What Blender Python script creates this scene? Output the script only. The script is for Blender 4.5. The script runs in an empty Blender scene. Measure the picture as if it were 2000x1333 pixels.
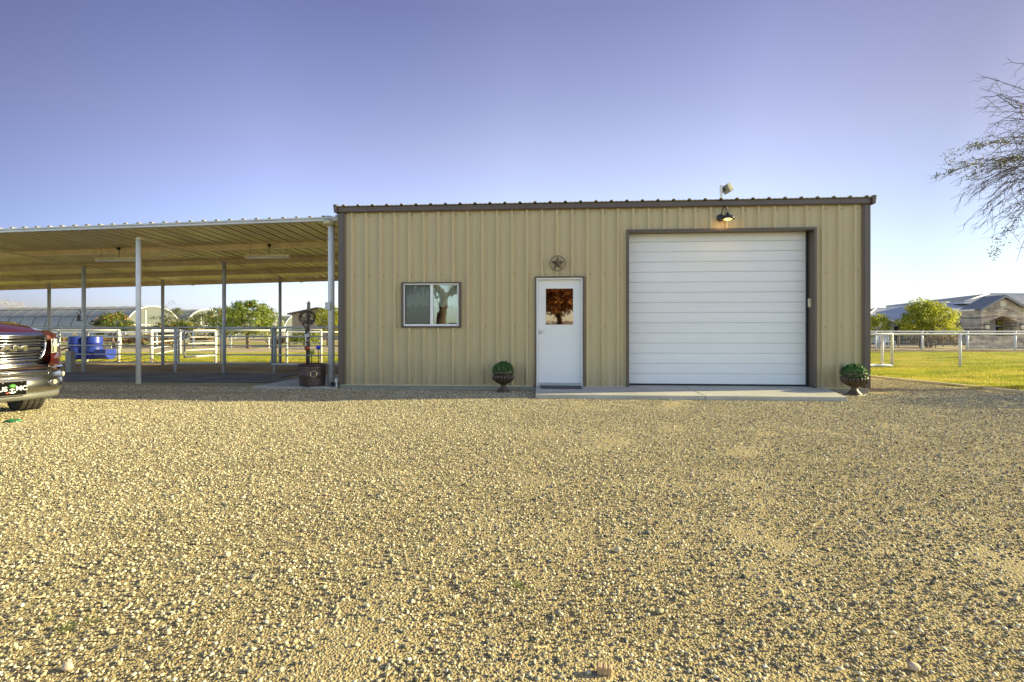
import bpy, bmesh, math, random
import numpy as np
from mathutils import Vector, Matrix, noise as mnoise
R = math.radians
random.seed(11)
rng = np.random.default_rng(7)
scene = bpy.context.scene
col = scene.collection

# ------------------------------------------------------------------ camera, sky, sun, exposure
CAM_H = 1.2
HZ = 647.0            # picture row of the horizon in the 2000x1333 photograph
cam_d = bpy.data.cameras.new('camera')
cam = bpy.data.objects.new('camera', cam_d)
col.objects.link(cam)
cam.location = (0, 0, CAM_H)
cam.rotation_euler = (R(90), 0, 0)
cam_d.sensor_width = 36.0
cam_d.lens = 18.0
cam_d.shift_y = -(666.5 - HZ) / 2000.0
cam_d.clip_start = 0.05
cam_d.clip_end = 6000
scene.camera = cam

SUN_EL = R(20.0)
SUN_H = Vector((0.9942, 0.1076, 0))          # horizontal direction towards the sun
world = bpy.data.worlds.new('World')
scene.world = world
world.use_nodes = True
wn = world.node_tree
wn.nodes.clear()
w_out = wn.nodes.new('ShaderNodeOutputWorld')
w_bg = wn.nodes.new('ShaderNodeBackground')
w_sky = wn.nodes.new('ShaderNodeTexSky')
w_sky.sky_type = 'NISHITA'
w_sky.sun_disc = False
w_sky.sun_elevation = SUN_EL
w_sky.sun_rotation = math.atan2(SUN_H.x, SUN_H.y)
w_sky.altitude = 400
w_sky.air_density = 1.0
w_sky.dust_density = 1.2
w_sky.ozone_density = 2.0
w_tint = wn.nodes.new('ShaderNodeMix')
w_tint.data_type = 'RGBA'
w_tint.blend_type = 'MULTIPLY'
w_tint.inputs[0].default_value = 1.0
# clear desert evening sky: deeper violet-blue high up and away from the sun, milky near the horizon
w_tc = wn.nodes.new('ShaderNodeTexCoord')
w_sep = wn.nodes.new('ShaderNodeSeparateXYZ')
wn.links.new(w_tc.outputs['Generated'], w_sep.inputs[0])
w_r = wn.nodes.new('ShaderNodeValToRGB')
def w_ramp(r, stops):
    els = r.color_ramp.elements
    while len(els) < len(stops): els.new(0.5)
    for e, (p, c) in zip(els, stops):
        e.position = p; e.color = (*c, 1)
w_ramp(w_r, ((0.0, (.62, .62, .68)), (0.05, (.74, .69, .79)), (0.12, (.80, .70, .76)), (0.24, (.84, .63, .64)), (0.33, (.81, .56, .55)), (0.53, (.55, .375, .42)), (1.0, (0.62, 0.50, 0.55))))
wn.links.new(w_sep.outputs[2], w_r.inputs[0])
# paler round the compass: the sides of the sky ahead are dimmer than its middle, the sky behind is raised as added fill for the shaded front wall
w_xm = wn.nodes.new('ShaderNodeMapRange')
w_xm.inputs[1].default_value = -1; w_xm.inputs[2].default_value = 1
wn.links.new(w_sep.outputs[0], w_xm.inputs[0])
w_rx = wn.nodes.new('ShaderNodeValToRGB')
w_ramp(w_rx, [((x + 1) / 2, v) for x, v in ((-1, (.34, .34, .42)), (-.7, (.36, .36, .44)), (-.41, (.80, .80, .90)), (0, (1, 1, 1)), (.4, (.78, .81, .82)), (.62, (.44, .49, .50)), (1, (.32, .36, .37)))])
wn.links.new(w_xm.outputs[0], w_rx.inputs[0])
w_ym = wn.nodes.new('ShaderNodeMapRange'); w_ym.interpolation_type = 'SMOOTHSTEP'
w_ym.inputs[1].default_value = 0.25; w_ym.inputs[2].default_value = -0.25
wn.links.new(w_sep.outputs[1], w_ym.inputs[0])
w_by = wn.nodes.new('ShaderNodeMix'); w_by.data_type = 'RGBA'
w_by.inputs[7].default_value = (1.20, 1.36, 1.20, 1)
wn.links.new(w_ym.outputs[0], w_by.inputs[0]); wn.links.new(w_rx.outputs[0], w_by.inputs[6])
w_m2 = wn.nodes.new('ShaderNodeVectorMath'); w_m2.operation = 'MULTIPLY'
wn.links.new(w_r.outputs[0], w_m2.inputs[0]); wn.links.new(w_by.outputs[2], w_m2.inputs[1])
w_m3 = wn.nodes.new('ShaderNodeVectorMath'); w_m3.operation = 'SCALE'; w_m3.inputs['Scale'].default_value = 1.4
wn.links.new(w_m2.outputs[0], w_m3.inputs[0])
wn.links.new(w_sky.outputs[0], w_tint.inputs[6])
wn.links.new(w_m3.outputs[0], w_tint.inputs[7])
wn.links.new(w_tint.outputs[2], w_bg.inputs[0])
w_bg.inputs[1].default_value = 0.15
wn.links.new(w_bg.outputs[0], w_out.inputs[0])

sun_d = bpy.data.lights.new('sun', 'SUN')
sun_d.energy = 5.0
sun_d.angle = R(0.5)
sun_d.color = (1.0, 0.875, 0.45)
sun = bpy.data.objects.new('sun', sun_d)
col.objects.link(sun)
sd = Vector((SUN_H.x * math.cos(SUN_EL), SUN_H.y * math.cos(SUN_EL), math.sin(SUN_EL)))
sun.rotation_euler = sd.to_track_quat('Z', 'Y').to_euler()

scene.view_settings.view_transform = 'Standard'
scene.view_settings.look = 'None'
scene.view_settings.gamma = 1.0
scene.view_settings.use_curve_mapping = False
scene.view_settings.exposure = 1.2
scene.render.engine = 'CYCLES'
scene.cycles.max_bounces = 8
scene.cycles.transparent_max_bounces = 16

# ------------------------------------------------------------------ materials
def new_mat(name):
    m = bpy.data.materials.new(name)
    m.use_nodes = True
    nt = m.node_tree
    b = nt.nodes['Principled BSDF']
    return m, nt, b

def nd(nt, t, **kw):
    n = nt.nodes.new(t)
    for k, v in kw.items():
        setattr(n, k, v)
    return n

def coords(nt, kind='Object', scale=(1, 1, 1)):
    tc = nd(nt, 'ShaderNodeTexCoord')
    mp = nd(nt, 'ShaderNodeMapping')
    mp.inputs['Scale'].default_value = scale
    if kind == 'World':
        g = nd(nt, 'ShaderNodeNewGeometry')
        nt.links.new(g.outputs['Position'], mp.inputs[0])
    else:
        nt.links.new(tc.outputs[kind], mp.inputs[0])
    return mp.outputs[0]

def ramp(nt, fac, stops, interp='LINEAR'):
    r = nd(nt, 'ShaderNodeValToRGB')
    r.color_ramp.interpolation = interp
    els = r.color_ramp.elements
    while len(els) < len(stops):
        els.new(0.5)
    for e, (p, c) in zip(els, stops):
        e.position = p
        e.color = (c[0], c[1], c[2], 1)
    nt.links.new(fac, r.inputs[0])
    return r.outputs[0]

def noise_tex(nt, vec, scale, detail=4, rough=0.55):
    n = nd(nt, 'ShaderNodeTexNoise')
    n.inputs['Scale'].default_value = scale
    n.inputs['Detail'].default_value = detail
    n.inputs['Roughness'].default_value = rough
    nt.links.new(vec, n.inputs['Vector'])
    return n.outputs[0]

def bump(nt, b, height, strength=0.3, dist=0.01, prev=None):
    n = nd(nt, 'ShaderNodeBump')
    n.inputs['Strength'].default_value = strength
    n.inputs['Distance'].default_value = dist
    nt.links.new(height, n.inputs['Height'])
    if prev is not None:
        nt.links.new(prev, n.inputs['Normal'])
    nt.links.new(n.outputs[0], b.inputs['Normal'])
    return n.outputs[0]

def mixc(nt, fac, a, b_, mode='MIX'):
    n = nd(nt, 'ShaderNodeMix', data_type='RGBA', blend_type=mode)
    for sock, v in ((n.inputs[0], fac), (n.inputs[6], a), (n.inputs[7], b_)):
        if isinstance(v, (float, int)):
            sock.default_value = v
        elif isinstance(v, tuple):
            sock.default_value = (v[0], v[1], v[2], 1)
        else:
            nt.links.new(v, sock)
    return n.outputs[2]

def paint(name, c, rough=0.5, metal=0.0, var=0.12, scale=3.0, stretch=(1, 1, 1), bmp=0.0, bscale=60, spec=0.5, coat=0.0):
    m, nt, b = new_mat(name)
    v = coords(nt, 'Object', stretch)
    f = noise_tex(nt, v, scale, 5, 0.6)
    lo = tuple(x * (1 - var) for x in c)
    hi = tuple(min(1, x * (1 + var)) for x in c)
    c_ = ramp(nt, f, [(0.3, lo), (0.7, hi)])
    nt.links.new(c_, b.inputs['Base Color'])
    b.inputs['Roughness'].default_value = rough
    b.inputs['Metallic'].default_value = metal
    b.inputs['Specular IOR Level'].default_value = spec
    b.inputs['Coat Weight'].default_value = coat
    b.inputs['Coat Roughness'].default_value = 0.05
    if bmp:
        v2 = coords(nt, 'Object')
        bump(nt, b, noise_tex(nt, v2, bscale, 3), bmp, 0.01)
    return m

def leaf_mat(name, stops, trans=0.35, rough=0.5):
    m, nt, b = new_mat(name)
    a = nd(nt, 'ShaderNodeAttribute', attribute_name='rnd')
    c_ = ramp(nt, a.outputs['Fac'], stops)
    nt.links.new(c_, b.inputs['Base Color'])
    b.inputs['Roughness'].default_value = rough
    b.inputs['Specular IOR Level'].default_value = 0.3
    t = nd(nt, 'ShaderNodeBsdfTranslucent')
    nt.links.new(c_, t.inputs['Color'])
    mx = nd(nt, 'ShaderNodeMixShader')
    mx.inputs[0].default_value = trans
    nt.links.new(b.outputs[0], mx.inputs[1])
    nt.links.new(t.outputs[0], mx.inputs[2])
    nt.links.new(mx.outputs[0], nt.nodes['Material Output'].inputs[0])
    return m

def glass_mat(name, refl, refl_col=(1, 1, 1), tint=(0.8, 0.85, 0.85)):
    m, nt, b = new_mat(name)
    nt.nodes.remove(b)
    tr = nd(nt, 'ShaderNodeBsdfTransparent')
    tr.inputs[0].default_value = (*tint, 1)
    gl = nd(nt, 'ShaderNodeBsdfGlossy')
    gl.inputs['Color'].default_value = (*refl_col, 1)
    gl.inputs['Roughness'].default_value = 0.012
    v = coords(nt, 'Object')
    bn = nd(nt, 'ShaderNodeBump')
    bn.inputs['Strength'].default_value = 0.11
    bn.inputs['Distance'].default_value = 0.004
    nt.links.new(noise_tex(nt, v, 6, 2), bn.inputs['Height'])
    nt.links.new(bn.outputs[0], gl.inputs['Normal'])
    mx = nd(nt, 'ShaderNodeMixShader')
    mx.inputs[0].default_value = refl
    nt.links.new(tr.outputs[0], mx.inputs[1])
    nt.links.new(gl.outputs[0], mx.inputs[2])
    nt.links.new(mx.outputs[0], nt.nodes['Material Output'].inputs[0])
    return m

def clad_mat(name, c, dirt=0.55):
    m, nt, b = new_mat(name)
    v = coords(nt, 'Object', (2.2, 2.2, 0.25))
    f = noise_tex(nt, v, 2.5, 6, 0.65)
    c_ = ramp(nt, f, [(0.25, tuple(x * 0.92 for x in c)), (0.5, c), (0.8, tuple(x * 1.05 for x in c))])
    # dusty splash-back low on the sheets
    sep = nd(nt, 'ShaderNodeSeparateXYZ')
    nt.links.new(coords(nt, 'Object'), sep.inputs[0])
    ns = noise_tex(nt, coords(nt, 'Object', (5, 5, 0.8)), 3.0, 5)
    ad = nd(nt, 'ShaderNodeMath', operation='MULTIPLY_ADD')
    nt.links.new(ns, ad.inputs[0])
    ad.inputs[1].default_value = 1.0
    ad.inputs[2].default_value = -0.15
    sb = nd(nt, 'ShaderNodeMath', operation='SUBTRACT')
    nt.links.new(ad.outputs[0], sb.inputs[0])
    nt.links.new(sep.outputs[2], sb.inputs[1])
    mr = nd(nt, 'ShaderNodeMapRange')
    nt.links.new(sb.outputs[0], mr.inputs[0])
    mr.inputs[1].default_value = -0.3
    mr.inputs[2].default_value = 0.5
    mr.inputs[3].default_value = 0
    mr.inputs[4].default_value = dirt
    c2 = mixc(nt, mr.outputs[0], c_, (0.26, 0.22, 0.16))
    nt.links.new(c2, b.inputs['Base Color'])
    b.inputs['Roughness'].default_value = 0.42
    b.inputs['Specular IOR Level'].default_value = 0.4
    bump(nt, b, noise_tex(nt, coords(nt, 'Object', (1, 1, 0.3)), 5, 2), 0.15, 0.01)
    return m

M = {}
M['clad'] = clad_mat('tan_steel_cladding', (0.50, 0.415, 0.24))
M['roofsheet'] = paint('tan_roof_sheet', (0.45, 0.40, 0.27), 0.45, var=0.1)
M['brown'] = paint('brown_trim', (0.105, 0.076, 0.060), 0.4, var=0.15, scale=2, stretch=(1, 1, 0.3))
M['white'] = paint('white_door_paint', (0.78, 0.79, 0.80), 0.38, var=0.03, scale=1.5)
M['garage'] = paint('white_garage_steel', (0.76, 0.77, 0.78), 0.4, var=0.035, scale=1.2, stretch=(0.3, 1, 3))
M['gap'] = paint('grey_groove', (0.62, 0.60, 0.53), 0.8)
M['vinyl'] = paint('white_vinyl', (0.80, 0.81, 0.82), 0.35, var=0.03)
M['pipe'] = paint('white_pipe_paint', (0.74, 0.74, 0.73), 0.45, var=0.1, scale=9, stretch=(1, 1, 0.5), bmp=0.1)
M['pipegrey'] = paint('grey_pipe_paint', (0.50, 0.51, 0.53), 0.5, var=0.12, scale=8)  # greyer pipe for the corral fences, gates and inner carport posts
M['beam'] = paint('cream_beam_paint', (0.80, 0.69, 0.42), 0.5, var=0.15, scale=4, stretch=(1, 1, 1))
M['under'] = paint('cream_sheet_paint', (0.86, 0.80, 0.54), 0.42, metal=0.5, var=0.12, scale=1.5, stretch=(1, 0.4, 1))
M['gutter'] = paint('white_gutter_paint', (0.56, 0.57, 0.57), 0.4, var=0.1, scale=3)
M['rust'] = paint('rusty_screw', (0.16, 0.10, 0.06), 0.7)
M['black'] = paint('black_metal', (0.018, 0.018, 0.022), 0.35, var=0.2)
M['galv'] = paint('galvanised_grey', (0.42, 0.44, 0.46), 0.4, metal=0.4, var=0.12, scale=6)
M['steel'] = paint('brushed_steel', (0.6, 0.58, 0.54), 0.25, metal=1.0)
M['brass'] = paint('old_brass', (0.62, 0.50, 0.25), 0.35, metal=0.9)
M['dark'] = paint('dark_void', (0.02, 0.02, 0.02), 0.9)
M['screen'] = None
M['glass'] = glass_mat('window_glass', 0.15)
M['glassdim'] = glass_mat('screened_glass', 0.10)
M['bronze'] = glass_mat('bronze_film_glass', 0.34, (1.0, 0.74, 0.60), (0.25, 0.12, 0.08))
M['curtain'] = paint('cream_valance', (0.78, 0.74, 0.60), 0.9, var=0.1, scale=14)
M['interior'] = paint('room_lining', (0.07, 0.075, 0.075), 0.9)
M['star'] = paint('bronzed_star_metal', (0.13, 0.105, 0.075), 0.5, metal=0.4, var=0.3, scale=14)
M['wood'] = paint('weathered_wood', (0.26, 0.21, 0.16), 0.85, var=0.35, scale=9, stretch=(3, 3, 0.4), bmp=0.4, bscale=30)
M['darkwood'] = paint('dark_old_wood', (0.075, 0.055, 0.042), 0.85, var=0.4, scale=9, stretch=(3, 3, 0.4), bmp=0.4, bscale=30)
M['copper'] = paint('hammered_dark_copper', (0.085, 0.060, 0.055), 0.45, metal=0.3, var=0.55, scale=5, bmp=0.5, bscale=26)
M['urn'] = paint('bronze_stone_urn', (0.085, 0.062, 0.046), 0.42, metal=0.25, var=0.5, scale=18, bmp=0.25, bscale=40)
M['rubber'] = paint('black_rubber', (0.025, 0.025, 0.027), 0.75, var=0.3, scale=12)
M['blue'] = paint('blue_plastic', (0.022, 0.045, 0.36), 0.4, var=0.25, scale=5)
M['amber'] = paint('red_glass_cup', (0.28, 0.045, 0.025), 0.25)
M['lime'] = paint('lime_glass_cup', (0.36, 0.40, 0.06), 0.25)
M['cobalt'] = paint('cobalt_glass_cup', (0.03, 0.06, 0.55), 0.15)
M['wire'] = paint('rusty_wire', (0.05, 0.035, 0.028), 0.6)
M['lightwire'] = paint('bright_wire', (0.6, 0.6, 0.6), 0.4)
M['tube'] = paint('fluorescent_tube', (0.85, 0.85, 0.82), 0.3, var=0.02)
M['cream'] = paint('cream_plastic', (0.58, 0.54, 0.40), 0.45, var=0.05)

def concrete(name, c):
    m, nt, b = new_mat(name)
    v = coords(nt, 'World')
    f = noise_tex(nt, v, 1.6, 7, 0.65)
    c1 = ramp(nt, f, [(0.3, tuple(x * 0.8 for x in c)), (0.7, tuple(x * 1.12 for x in c))])
    f2 = noise_tex(nt, v, 60, 3, 0.6)
    c2 = mixc(nt, 0.25, c1, ramp(nt, f2, [(0.35, (0.12, 0.12, 0.12)), (0.65, (0.6, 0.6, 0.6))]), 'OVERLAY')
    nt.links.new(c2, b.inputs['Base Color'])
    b.inputs['Roughness'].default_value = 0.85
    bump(nt, b, f2, 0.25, 0.004)
    return m
M['concrete'] = concrete('grey_concrete', (0.44, 0.43, 0.385))
M['footing'] = concrete('footing_concrete', (0.30, 0.29, 0.26))
M['kerb'] = concrete('pale_kerb_concrete', (0.52, 0.47, 0.36))

# ------------------------------------------------------------------ mesh helpers
def np_mesh(name, verts, faces, mats, smooth=False, rnd=None, mat_idx=None):
    """verts (n,3); faces (m,k) all of one size"""
    me = bpy.data.meshes.new(name)
    verts = np.asarray(verts, np.float32)
    faces = np.asarray(faces, np.int32)
    me.vertices.add(len(verts))
    me.vertices.foreach_set('co', verts.ravel())
    k = faces.shape[1]
    me.loops.add(faces.size)
    me.loops.foreach_set('vertex_index', faces.ravel())
    me.polygons.add(len(faces))
    me.polygons.foreach_set('loop_start', np.arange(0, faces.size, k, dtype=np.int32))
    if smooth:
        me.polygons.foreach_set('use_smooth', np.ones(len(faces), bool))
    for m in (mats if isinstance(mats, (list, tuple)) else [mats]):
        me.materials.append(m)
    if mat_idx is not None:
        me.polygons.foreach_set('material_index', np.asarray(mat_idx, np.int32))
    me.update(calc_edges=True)
    if rnd is not None:
        at = me.attributes.new('rnd', 'FLOAT', 'POINT')
        at.data.foreach_set('value', np.asarray(rnd, np.float32))
    me.validate()
    return me

def link(name, me, parent=None):
    o = bpy.data.objects.new(name, me)
    col.objects.link(o)
    if parent is not None:
        o.parent = parent
    return o

class MB:
    def __init__(s):
        s.v = []
        s.f = []
        s.mi = []
        s.sm = []
        s.cur = 0
    def mat(s, i):
        s.cur = i
        return s
    def add(s, vs, fs, smooth=False):
        o = len(s.v)
        s.v += [tuple(p) for p in vs]
        for f in fs:
            s.f.append(tuple(i + o for i in f))
            s.mi.append(s.cur)
            s.sm.append(smooth)
        return s
    def box(s, x0, x1, y0, y1, z0, z1):
        vs = [(x0, y0, z0), (x1, y0, z0), (x1, y1, z0), (x0, y1, z0), (x0, y0, z1), (x1, y0, z1), (x1, y1, z1), (x0, y1, z1)]
        return s.add(vs, [(0, 3, 2, 1), (4, 5, 6, 7), (0, 1, 5, 4), (1, 2, 6, 5), (2, 3, 7, 6), (3, 0, 4, 7)])
    def hexa(s, b4, t4):
        return s.add(list(b4) + list(t4), [(0, 3, 2, 1), (4, 5, 6, 7), (0, 1, 5, 4), (1, 2, 6, 5), (2, 3, 7, 6), (3, 0, 4, 7)])
    def bar(s, p, q, w, h, up=(0, 0, 1)):
        p, q = Vector(p), Vector(q)
        d = (q - p).normalized()
        up = Vector(up)
        if abs(d.dot(up)) > 0.98:
            up = Vector((0, 1, 0))
        x = d.cross(up).normalized()
        y = x.cross(d).normalized()
        c = [(-w / 2, -h / 2), (w / 2, -h / 2), (w / 2, h / 2), (-w / 2, h / 2)]
        vs = [p + x * a + y * b for a, b in c] + [q + x * a + y * b for a, b in c]
        return s.add(vs, [(0, 1, 2, 3), (7, 6, 5, 4), (0, 4, 5, 1), (1, 5, 6, 2), (2, 6, 7, 3), (3, 7, 4, 0)])
    def tube(s, pts, r, n=8, cap=True):
        pts = [Vector(p) for p in pts]
        rs = r if isinstance(r, (list, tuple)) else [r] * len(pts)
        o = len(s.v)
        pv = None
        vs = []
        for i, p in enumerate(pts):
            a = pts[max(i - 1, 0)]
            b = pts[min(i + 1, len(pts) - 1)]
            d = (b - a)
            if d.length < 1e-9:
                d = Vector((0, 0, 1))
            d.normalize()
            if pv is None:
                t = Vector((0, 0, 1)) if abs(d.z) < 0.9 else Vector((1, 0, 0))
                x = d.cross(t).normalized()
            else:
                x = (pv - d * pv.dot(d))
                if x.length < 1e-6:
                    x = d.orthogonal()
                x.normalize()
            pv = x
            y = d.cross(x)
            for k in range(n):
                an = 2 * math.pi * k / n
                vs.append(p + (x * math.cos(an) + y * math.sin(an)) * rs[i])
        fs = []
        for i in range(len(pts) - 1):
            for k in range(n):
                k2 = (k + 1) % n
                fs.append((i * n + k, i * n + k2, (i + 1) * n + k2, (i + 1) * n + k))
        s.add(vs, fs, n > 4)
        if cap:
            m = len(pts) - 1
            s.add([], [])
            s.f.append(tuple(o + k for k in reversed(range(n))))
            s.mi.append(s.cur); s.sm.append(False)
            s.f.append(tuple(o + m * n + k for k in range(n)))
            s.mi.append(s.cur); s.sm.append(False)
        return s
    def ring(s, c, rad, r, ax=(0, 0, 1), n=32, k=6, a0=0.0, a1=2 * math.pi):
        ax = Vector(ax).normalized()
        x = ax.orthogonal().normalized()
        y = ax.cross(x)
        full = abs(a1 - a0 - 2 * math.pi) < 1e-6
        pts = [Vector(c) + (x * math.cos(a0 + (a1 - a0) * i / n) + y * math.sin(a0 + (a1 - a0) * i / n)) * rad for i in range(n + 1)]
        return s.tube(pts, r, k, cap=not full)
    def lathe(s, prof, n=32, c=(0, 0, 0), flute=0.0, nf=0, fr=(0, 0)):
        vs = []
        for j, (r, z) in enumerate(prof):
            for k in range(n):
                a = 2 * math.pi * k / n
                rr = r
                if nf and fr[0] <= j <= fr[1]:
                    rr = r * (1 + flute * (abs(math.cos(a * nf / 2)) - 0.6))
                vs.append((c[0] + rr * math.cos(a), c[1] + rr * math.sin(a), c[2] + z))
        fs = []
        for j in range(len(prof) - 1):
            for k in range(n):
                k2 = (k + 1) % n
                fs.append((j * n + k, j * n + k2, (j + 1) * n + k2, (j + 1) * n + k))
        s.add(vs, fs, True)
        o = len(s.v) - len(vs)
        if prof[0][0] > 1e-4:
            s.f.append(tuple(o + k for k in reversed(range(n)))); s.mi.append(s.cur); s.sm.append(False)
        if prof[-1][0] > 1e-4:
            m = len(prof) - 1
            s.f.append(tuple(o + m * n + k for k in range(n))); s.mi.append(s.cur); s.sm.append(False)
        return s
    def prism(s, poly, d):
        """polygon (list of 3-vectors) extruded by vector d"""
        n = len(poly)
        d = Vector(d)
        vs = [Vector(p) for p in poly] + [Vector(p) + d for p in poly]
        fs = [tuple(reversed(range(n))), tuple(range(n, 2 * n))]
        fs += [(i, (i + 1) % n, n + (i + 1) % n, n + i) for i in range(n)]
        return s.add(vs, fs)
    def ico(s, c, r, sub=1, jit=0.0, sc=(1, 1, 1), rot=None):
        bm = bmesh.new()
        bmesh.ops.create_icosphere(bm, subdivisions=sub, radius=1)
        vs = []
        for v in bm.verts:
            p = v.co * (1 + random.uniform(-jit, jit))
            p = Vector((p.x * sc[0], p.y * sc[1], p.z * sc[2])) * r
            if rot:
                p = rot @ p
            vs.append(p + Vector(c))
        fs = [tuple(v.index for v in f.verts) for f in bm.faces]
        bm.free()
        return s.add(vs, fs, True)
    def xform(s, m, start=0):
        for i in range(start, len(s.v)):
            s.v[i] = tuple(m @ Vector(s.v[i]))
        return s
    def mesh(s, name, mats):
        me = bpy.data.meshes.new(name)
        me.from_pydata(s.v, [], s.f)
        for m in (mats if isinstance(mats, (list, tuple)) else [mats]):
            me.materials.append(m)
        me.polygons.foreach_set('material_index', s.mi)
        me.polygons.foreach_set('use_smooth', s.sm)
        me.update()
        bm = bmesh.new()
        bm.from_mesh(me)
        bmesh.ops.recalc_face_normals(bm, faces=bm.faces)
        bm.to_mesh(me)
        bm.free()
        return me
    def build(s, name, mats, parent=None, bevel=0.0, seg=2):
        o = link(name, s.mesh(name, mats), parent)
        if bevel:
            b = o.modifiers.new('bevel', 'BEVEL')
            b.width = bevel
            b.segments = seg
            b.limit_method = 'ANGLE'
            b.angle_limit = R(40)
        return o

def tag(o, label=None, cat=None, group=None, kind=None):
    if label: o['label'] = label
    if cat: o['category'] = cat
    if group: o['group'] = group
    if kind: o['kind'] = kind
    return o

def empty(name, loc=(0, 0, 0), rz=0.0, label=None, cat=None, group=None):
    o = bpy.data.objects.new(name, None)
    col.objects.link(o)
    o.empty_display_size = 0.1
    o.location = loc
    o.rotation_euler = (0, 0, rz)
    return tag(o, label, cat, group)

def copy_tree(o, parent=None):
    c = o.copy()
    col.objects.link(c)
    c.parent = parent
    for ch in list(o.children):
        copy_tree(ch, c)
    return c

# ------------------------------------------------------------------ frames: the building's own axes (u along the front, v into depth)
TH = R(4.0)
CT, ST = math.cos(TH), math.sin(TH)
P0 = (0.932, 10.36)
def F(u, v, z=0.0):
    return Vector((P0[0] + u * CT + v * ST, P0[1] - u * ST + v * CT, z))
def U(px, v=0.0):
    r = (px - 1000) / 1000
    return (r * (P0[1] + v * CT) - P0[0] - v * ST) / (CT + r * ST)
def Zp(px, py, v=0.0):
    y = F(U(px, v), v).y
    return CAM_H + (HZ - py) / 1000 * y
def G(px, d, z=0.0):
    return Vector(((px - 1000) / 1000 * d, d, z))
def GZ(px, py, d):
    return Vector(((px - 1000) / 1000 * d, d, CAM_H + (HZ - py) / 1000 * d))

# ================================================================== GROUND
def ground_dirt(name, c1, c2, c3, scale=1.0, fine=40):
    m, nt, b = new_mat(name)
    v = coords(nt, 'World')
    f1 = noise_tex(nt, v, 0.35 * scale, 6, 0.6)
    f2 = noise_tex(nt, v, fine, 4, 0.7)
    a = ramp(nt, f1, [(0.3, c1), (0.55, c2), (0.75, c3)])
    c_ = mixc(nt, 0.5, a, ramp(nt, f2, [(0.3, (0.25, 0.25, 0.25)), (0.7, (0.75, 0.75, 0.75))]), 'OVERLAY')
    nt.links.new(c_, b.inputs['Base Color'])
    b.inputs['Roughness'].default_value = 0.95
    b.inputs['Specular IOR Level'].default_value = 0.15
    bump(nt, b, f2, 0.6, 0.03)
    return m

M['dirt'] = ground_dirt('dry_dirt', (0.30, 0.235, 0.14), (0.38, 0.31, 0.20), (0.44, 0.37, 0.25))
M['sod'] = ground_dirt('grassy_soil', (0.20, 0.20, 0.05), (0.30, 0.27, 0.08), (0.36, 0.31, 0.13), 1.5, 25)

def gravel_bed_mat():
    m, nt, b = new_mat('sandy_gravel_bed')
    v = coords(nt, 'World')
    big = noise_tex(nt, coords(nt, 'World', (0.5, 1.1, 1)), 0.9, 5, 0.6)
    vo = nd(nt, 'ShaderNodeTexVoronoi')
    vo.inputs['Scale'].default_value = 150
    vo.inputs['Randomness'].default_value = 1.0
    nt.links.new(v, vo.inputs['Vector'])
    grain = ramp(nt, vo.outputs['Color'], [(0.0, (0.20, 0.155, 0.085)), (0.35, (0.37, 0.30, 0.16)), (0.7, (0.48, 0.40, 0.22)), (1.0, (0.58, 0.52, 0.34))])
    base = ramp(nt, big, [(0.3, (0.34, 0.27, 0.145)), (0.7, (0.48, 0.39, 0.205))])
    c_ = mixc(nt, 0.6, base, grain)
    nt.links.new(c_, b.inputs['Base Color'])
    b.inputs['Roughness'].default_value = 0.95
    b.inputs['Specular IOR Level'].default_value = 0.15
    vo2 = nd(nt, 'ShaderNodeTexVoronoi')
    vo2.inputs['Scale'].default_value = 85
    nt.links.new(v, vo2.inputs['Vector'])
    n1 = bump(nt, b, vo.outputs['Distance'], 0.6, 0.010)
    n2 = bump(nt, b, vo2.outputs['Distance'], 0.6, 0.02, n1)
    return m
M['bed'] = gravel_bed_mat()

def stone_mat():
    m, nt, b = new_mat('pebble')
    a = nd(nt, 'ShaderNodeAttribute', attribute_name='rnd')
    c_ = ramp(nt, a.outputs['Fac'], [(0.0, (0.07, 0.068, 0.062)), (0.18, (0.17, 0.16, 0.13)), (0.32, (0.34, 0.30, 0.19)), (0.45, (0.50, 0.44, 0.26)),
                                     (0.60, (0.20, 0.195, 0.165)), (0.72, (0.60, 0.53, 0.34)), (0.88, (0.80, 0.74, 0.55)), (0.95, (0.36, 0.22, 0.12)), (1.0, (0.74, 0.70, 0.58))])
    f = noise_tex(nt, coords(nt, 'World'), 150, 3)
    c2 = mixc(nt, 0.35, c_, ramp(nt, f, [(0.35, (0.25, 0.25, 0.25)), (0.65, (0.75, 0.75, 0.75))]), 'OVERLAY')
    nt.links.new(c2, b.inputs['Base Color'])
    b.inputs['Roughness'].default_value = 0.8
    b.inputs['Specular IOR Level'].default_value = 0.25
    return m
M['stone'] = stone_mat()

def grid_sheet(name, x0, x1, y0, y1, step, fz, mat, kind='structure', keep=None):
    nx = int(round((x1 - x0) / step)) + 1
    ny = int(round((y1 - y0) / step)) + 1
    xs = np.linspace(x0, x1, nx)
    ys = np.linspace(y0, y1, ny)
    X, Y = np.meshgrid(xs, ys)
    Z = np.array([fz(a, b) for a, b in zip(X.ravel(), Y.ravel())])
    V = np.stack([X.ravel(), Y.ravel(), Z], 1)
    i = np.arange(nx * ny).reshape(ny, nx)
    Fc = np.stack([i[:-1, :-1].ravel(), i[:-1, 1:].ravel(), i[1:, 1:].ravel(), i[1:, :-1].ravel()], 1)
    if keep is not None:
        cx = V[Fc].mean(1)
        Fc = Fc[np.array([keep(p[0], p[1]) for p in cx])]
    me = np_mesh(name, V, Fc, mat, smooth=True)
    return tag(link(name, me), kind=kind)

def kerb_x(y):      # x of the lawn's edge on the right
    return 9.35 + (13.3 - y) * 0.165 + 0.03 * math.sin(y * 1.3)

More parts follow.
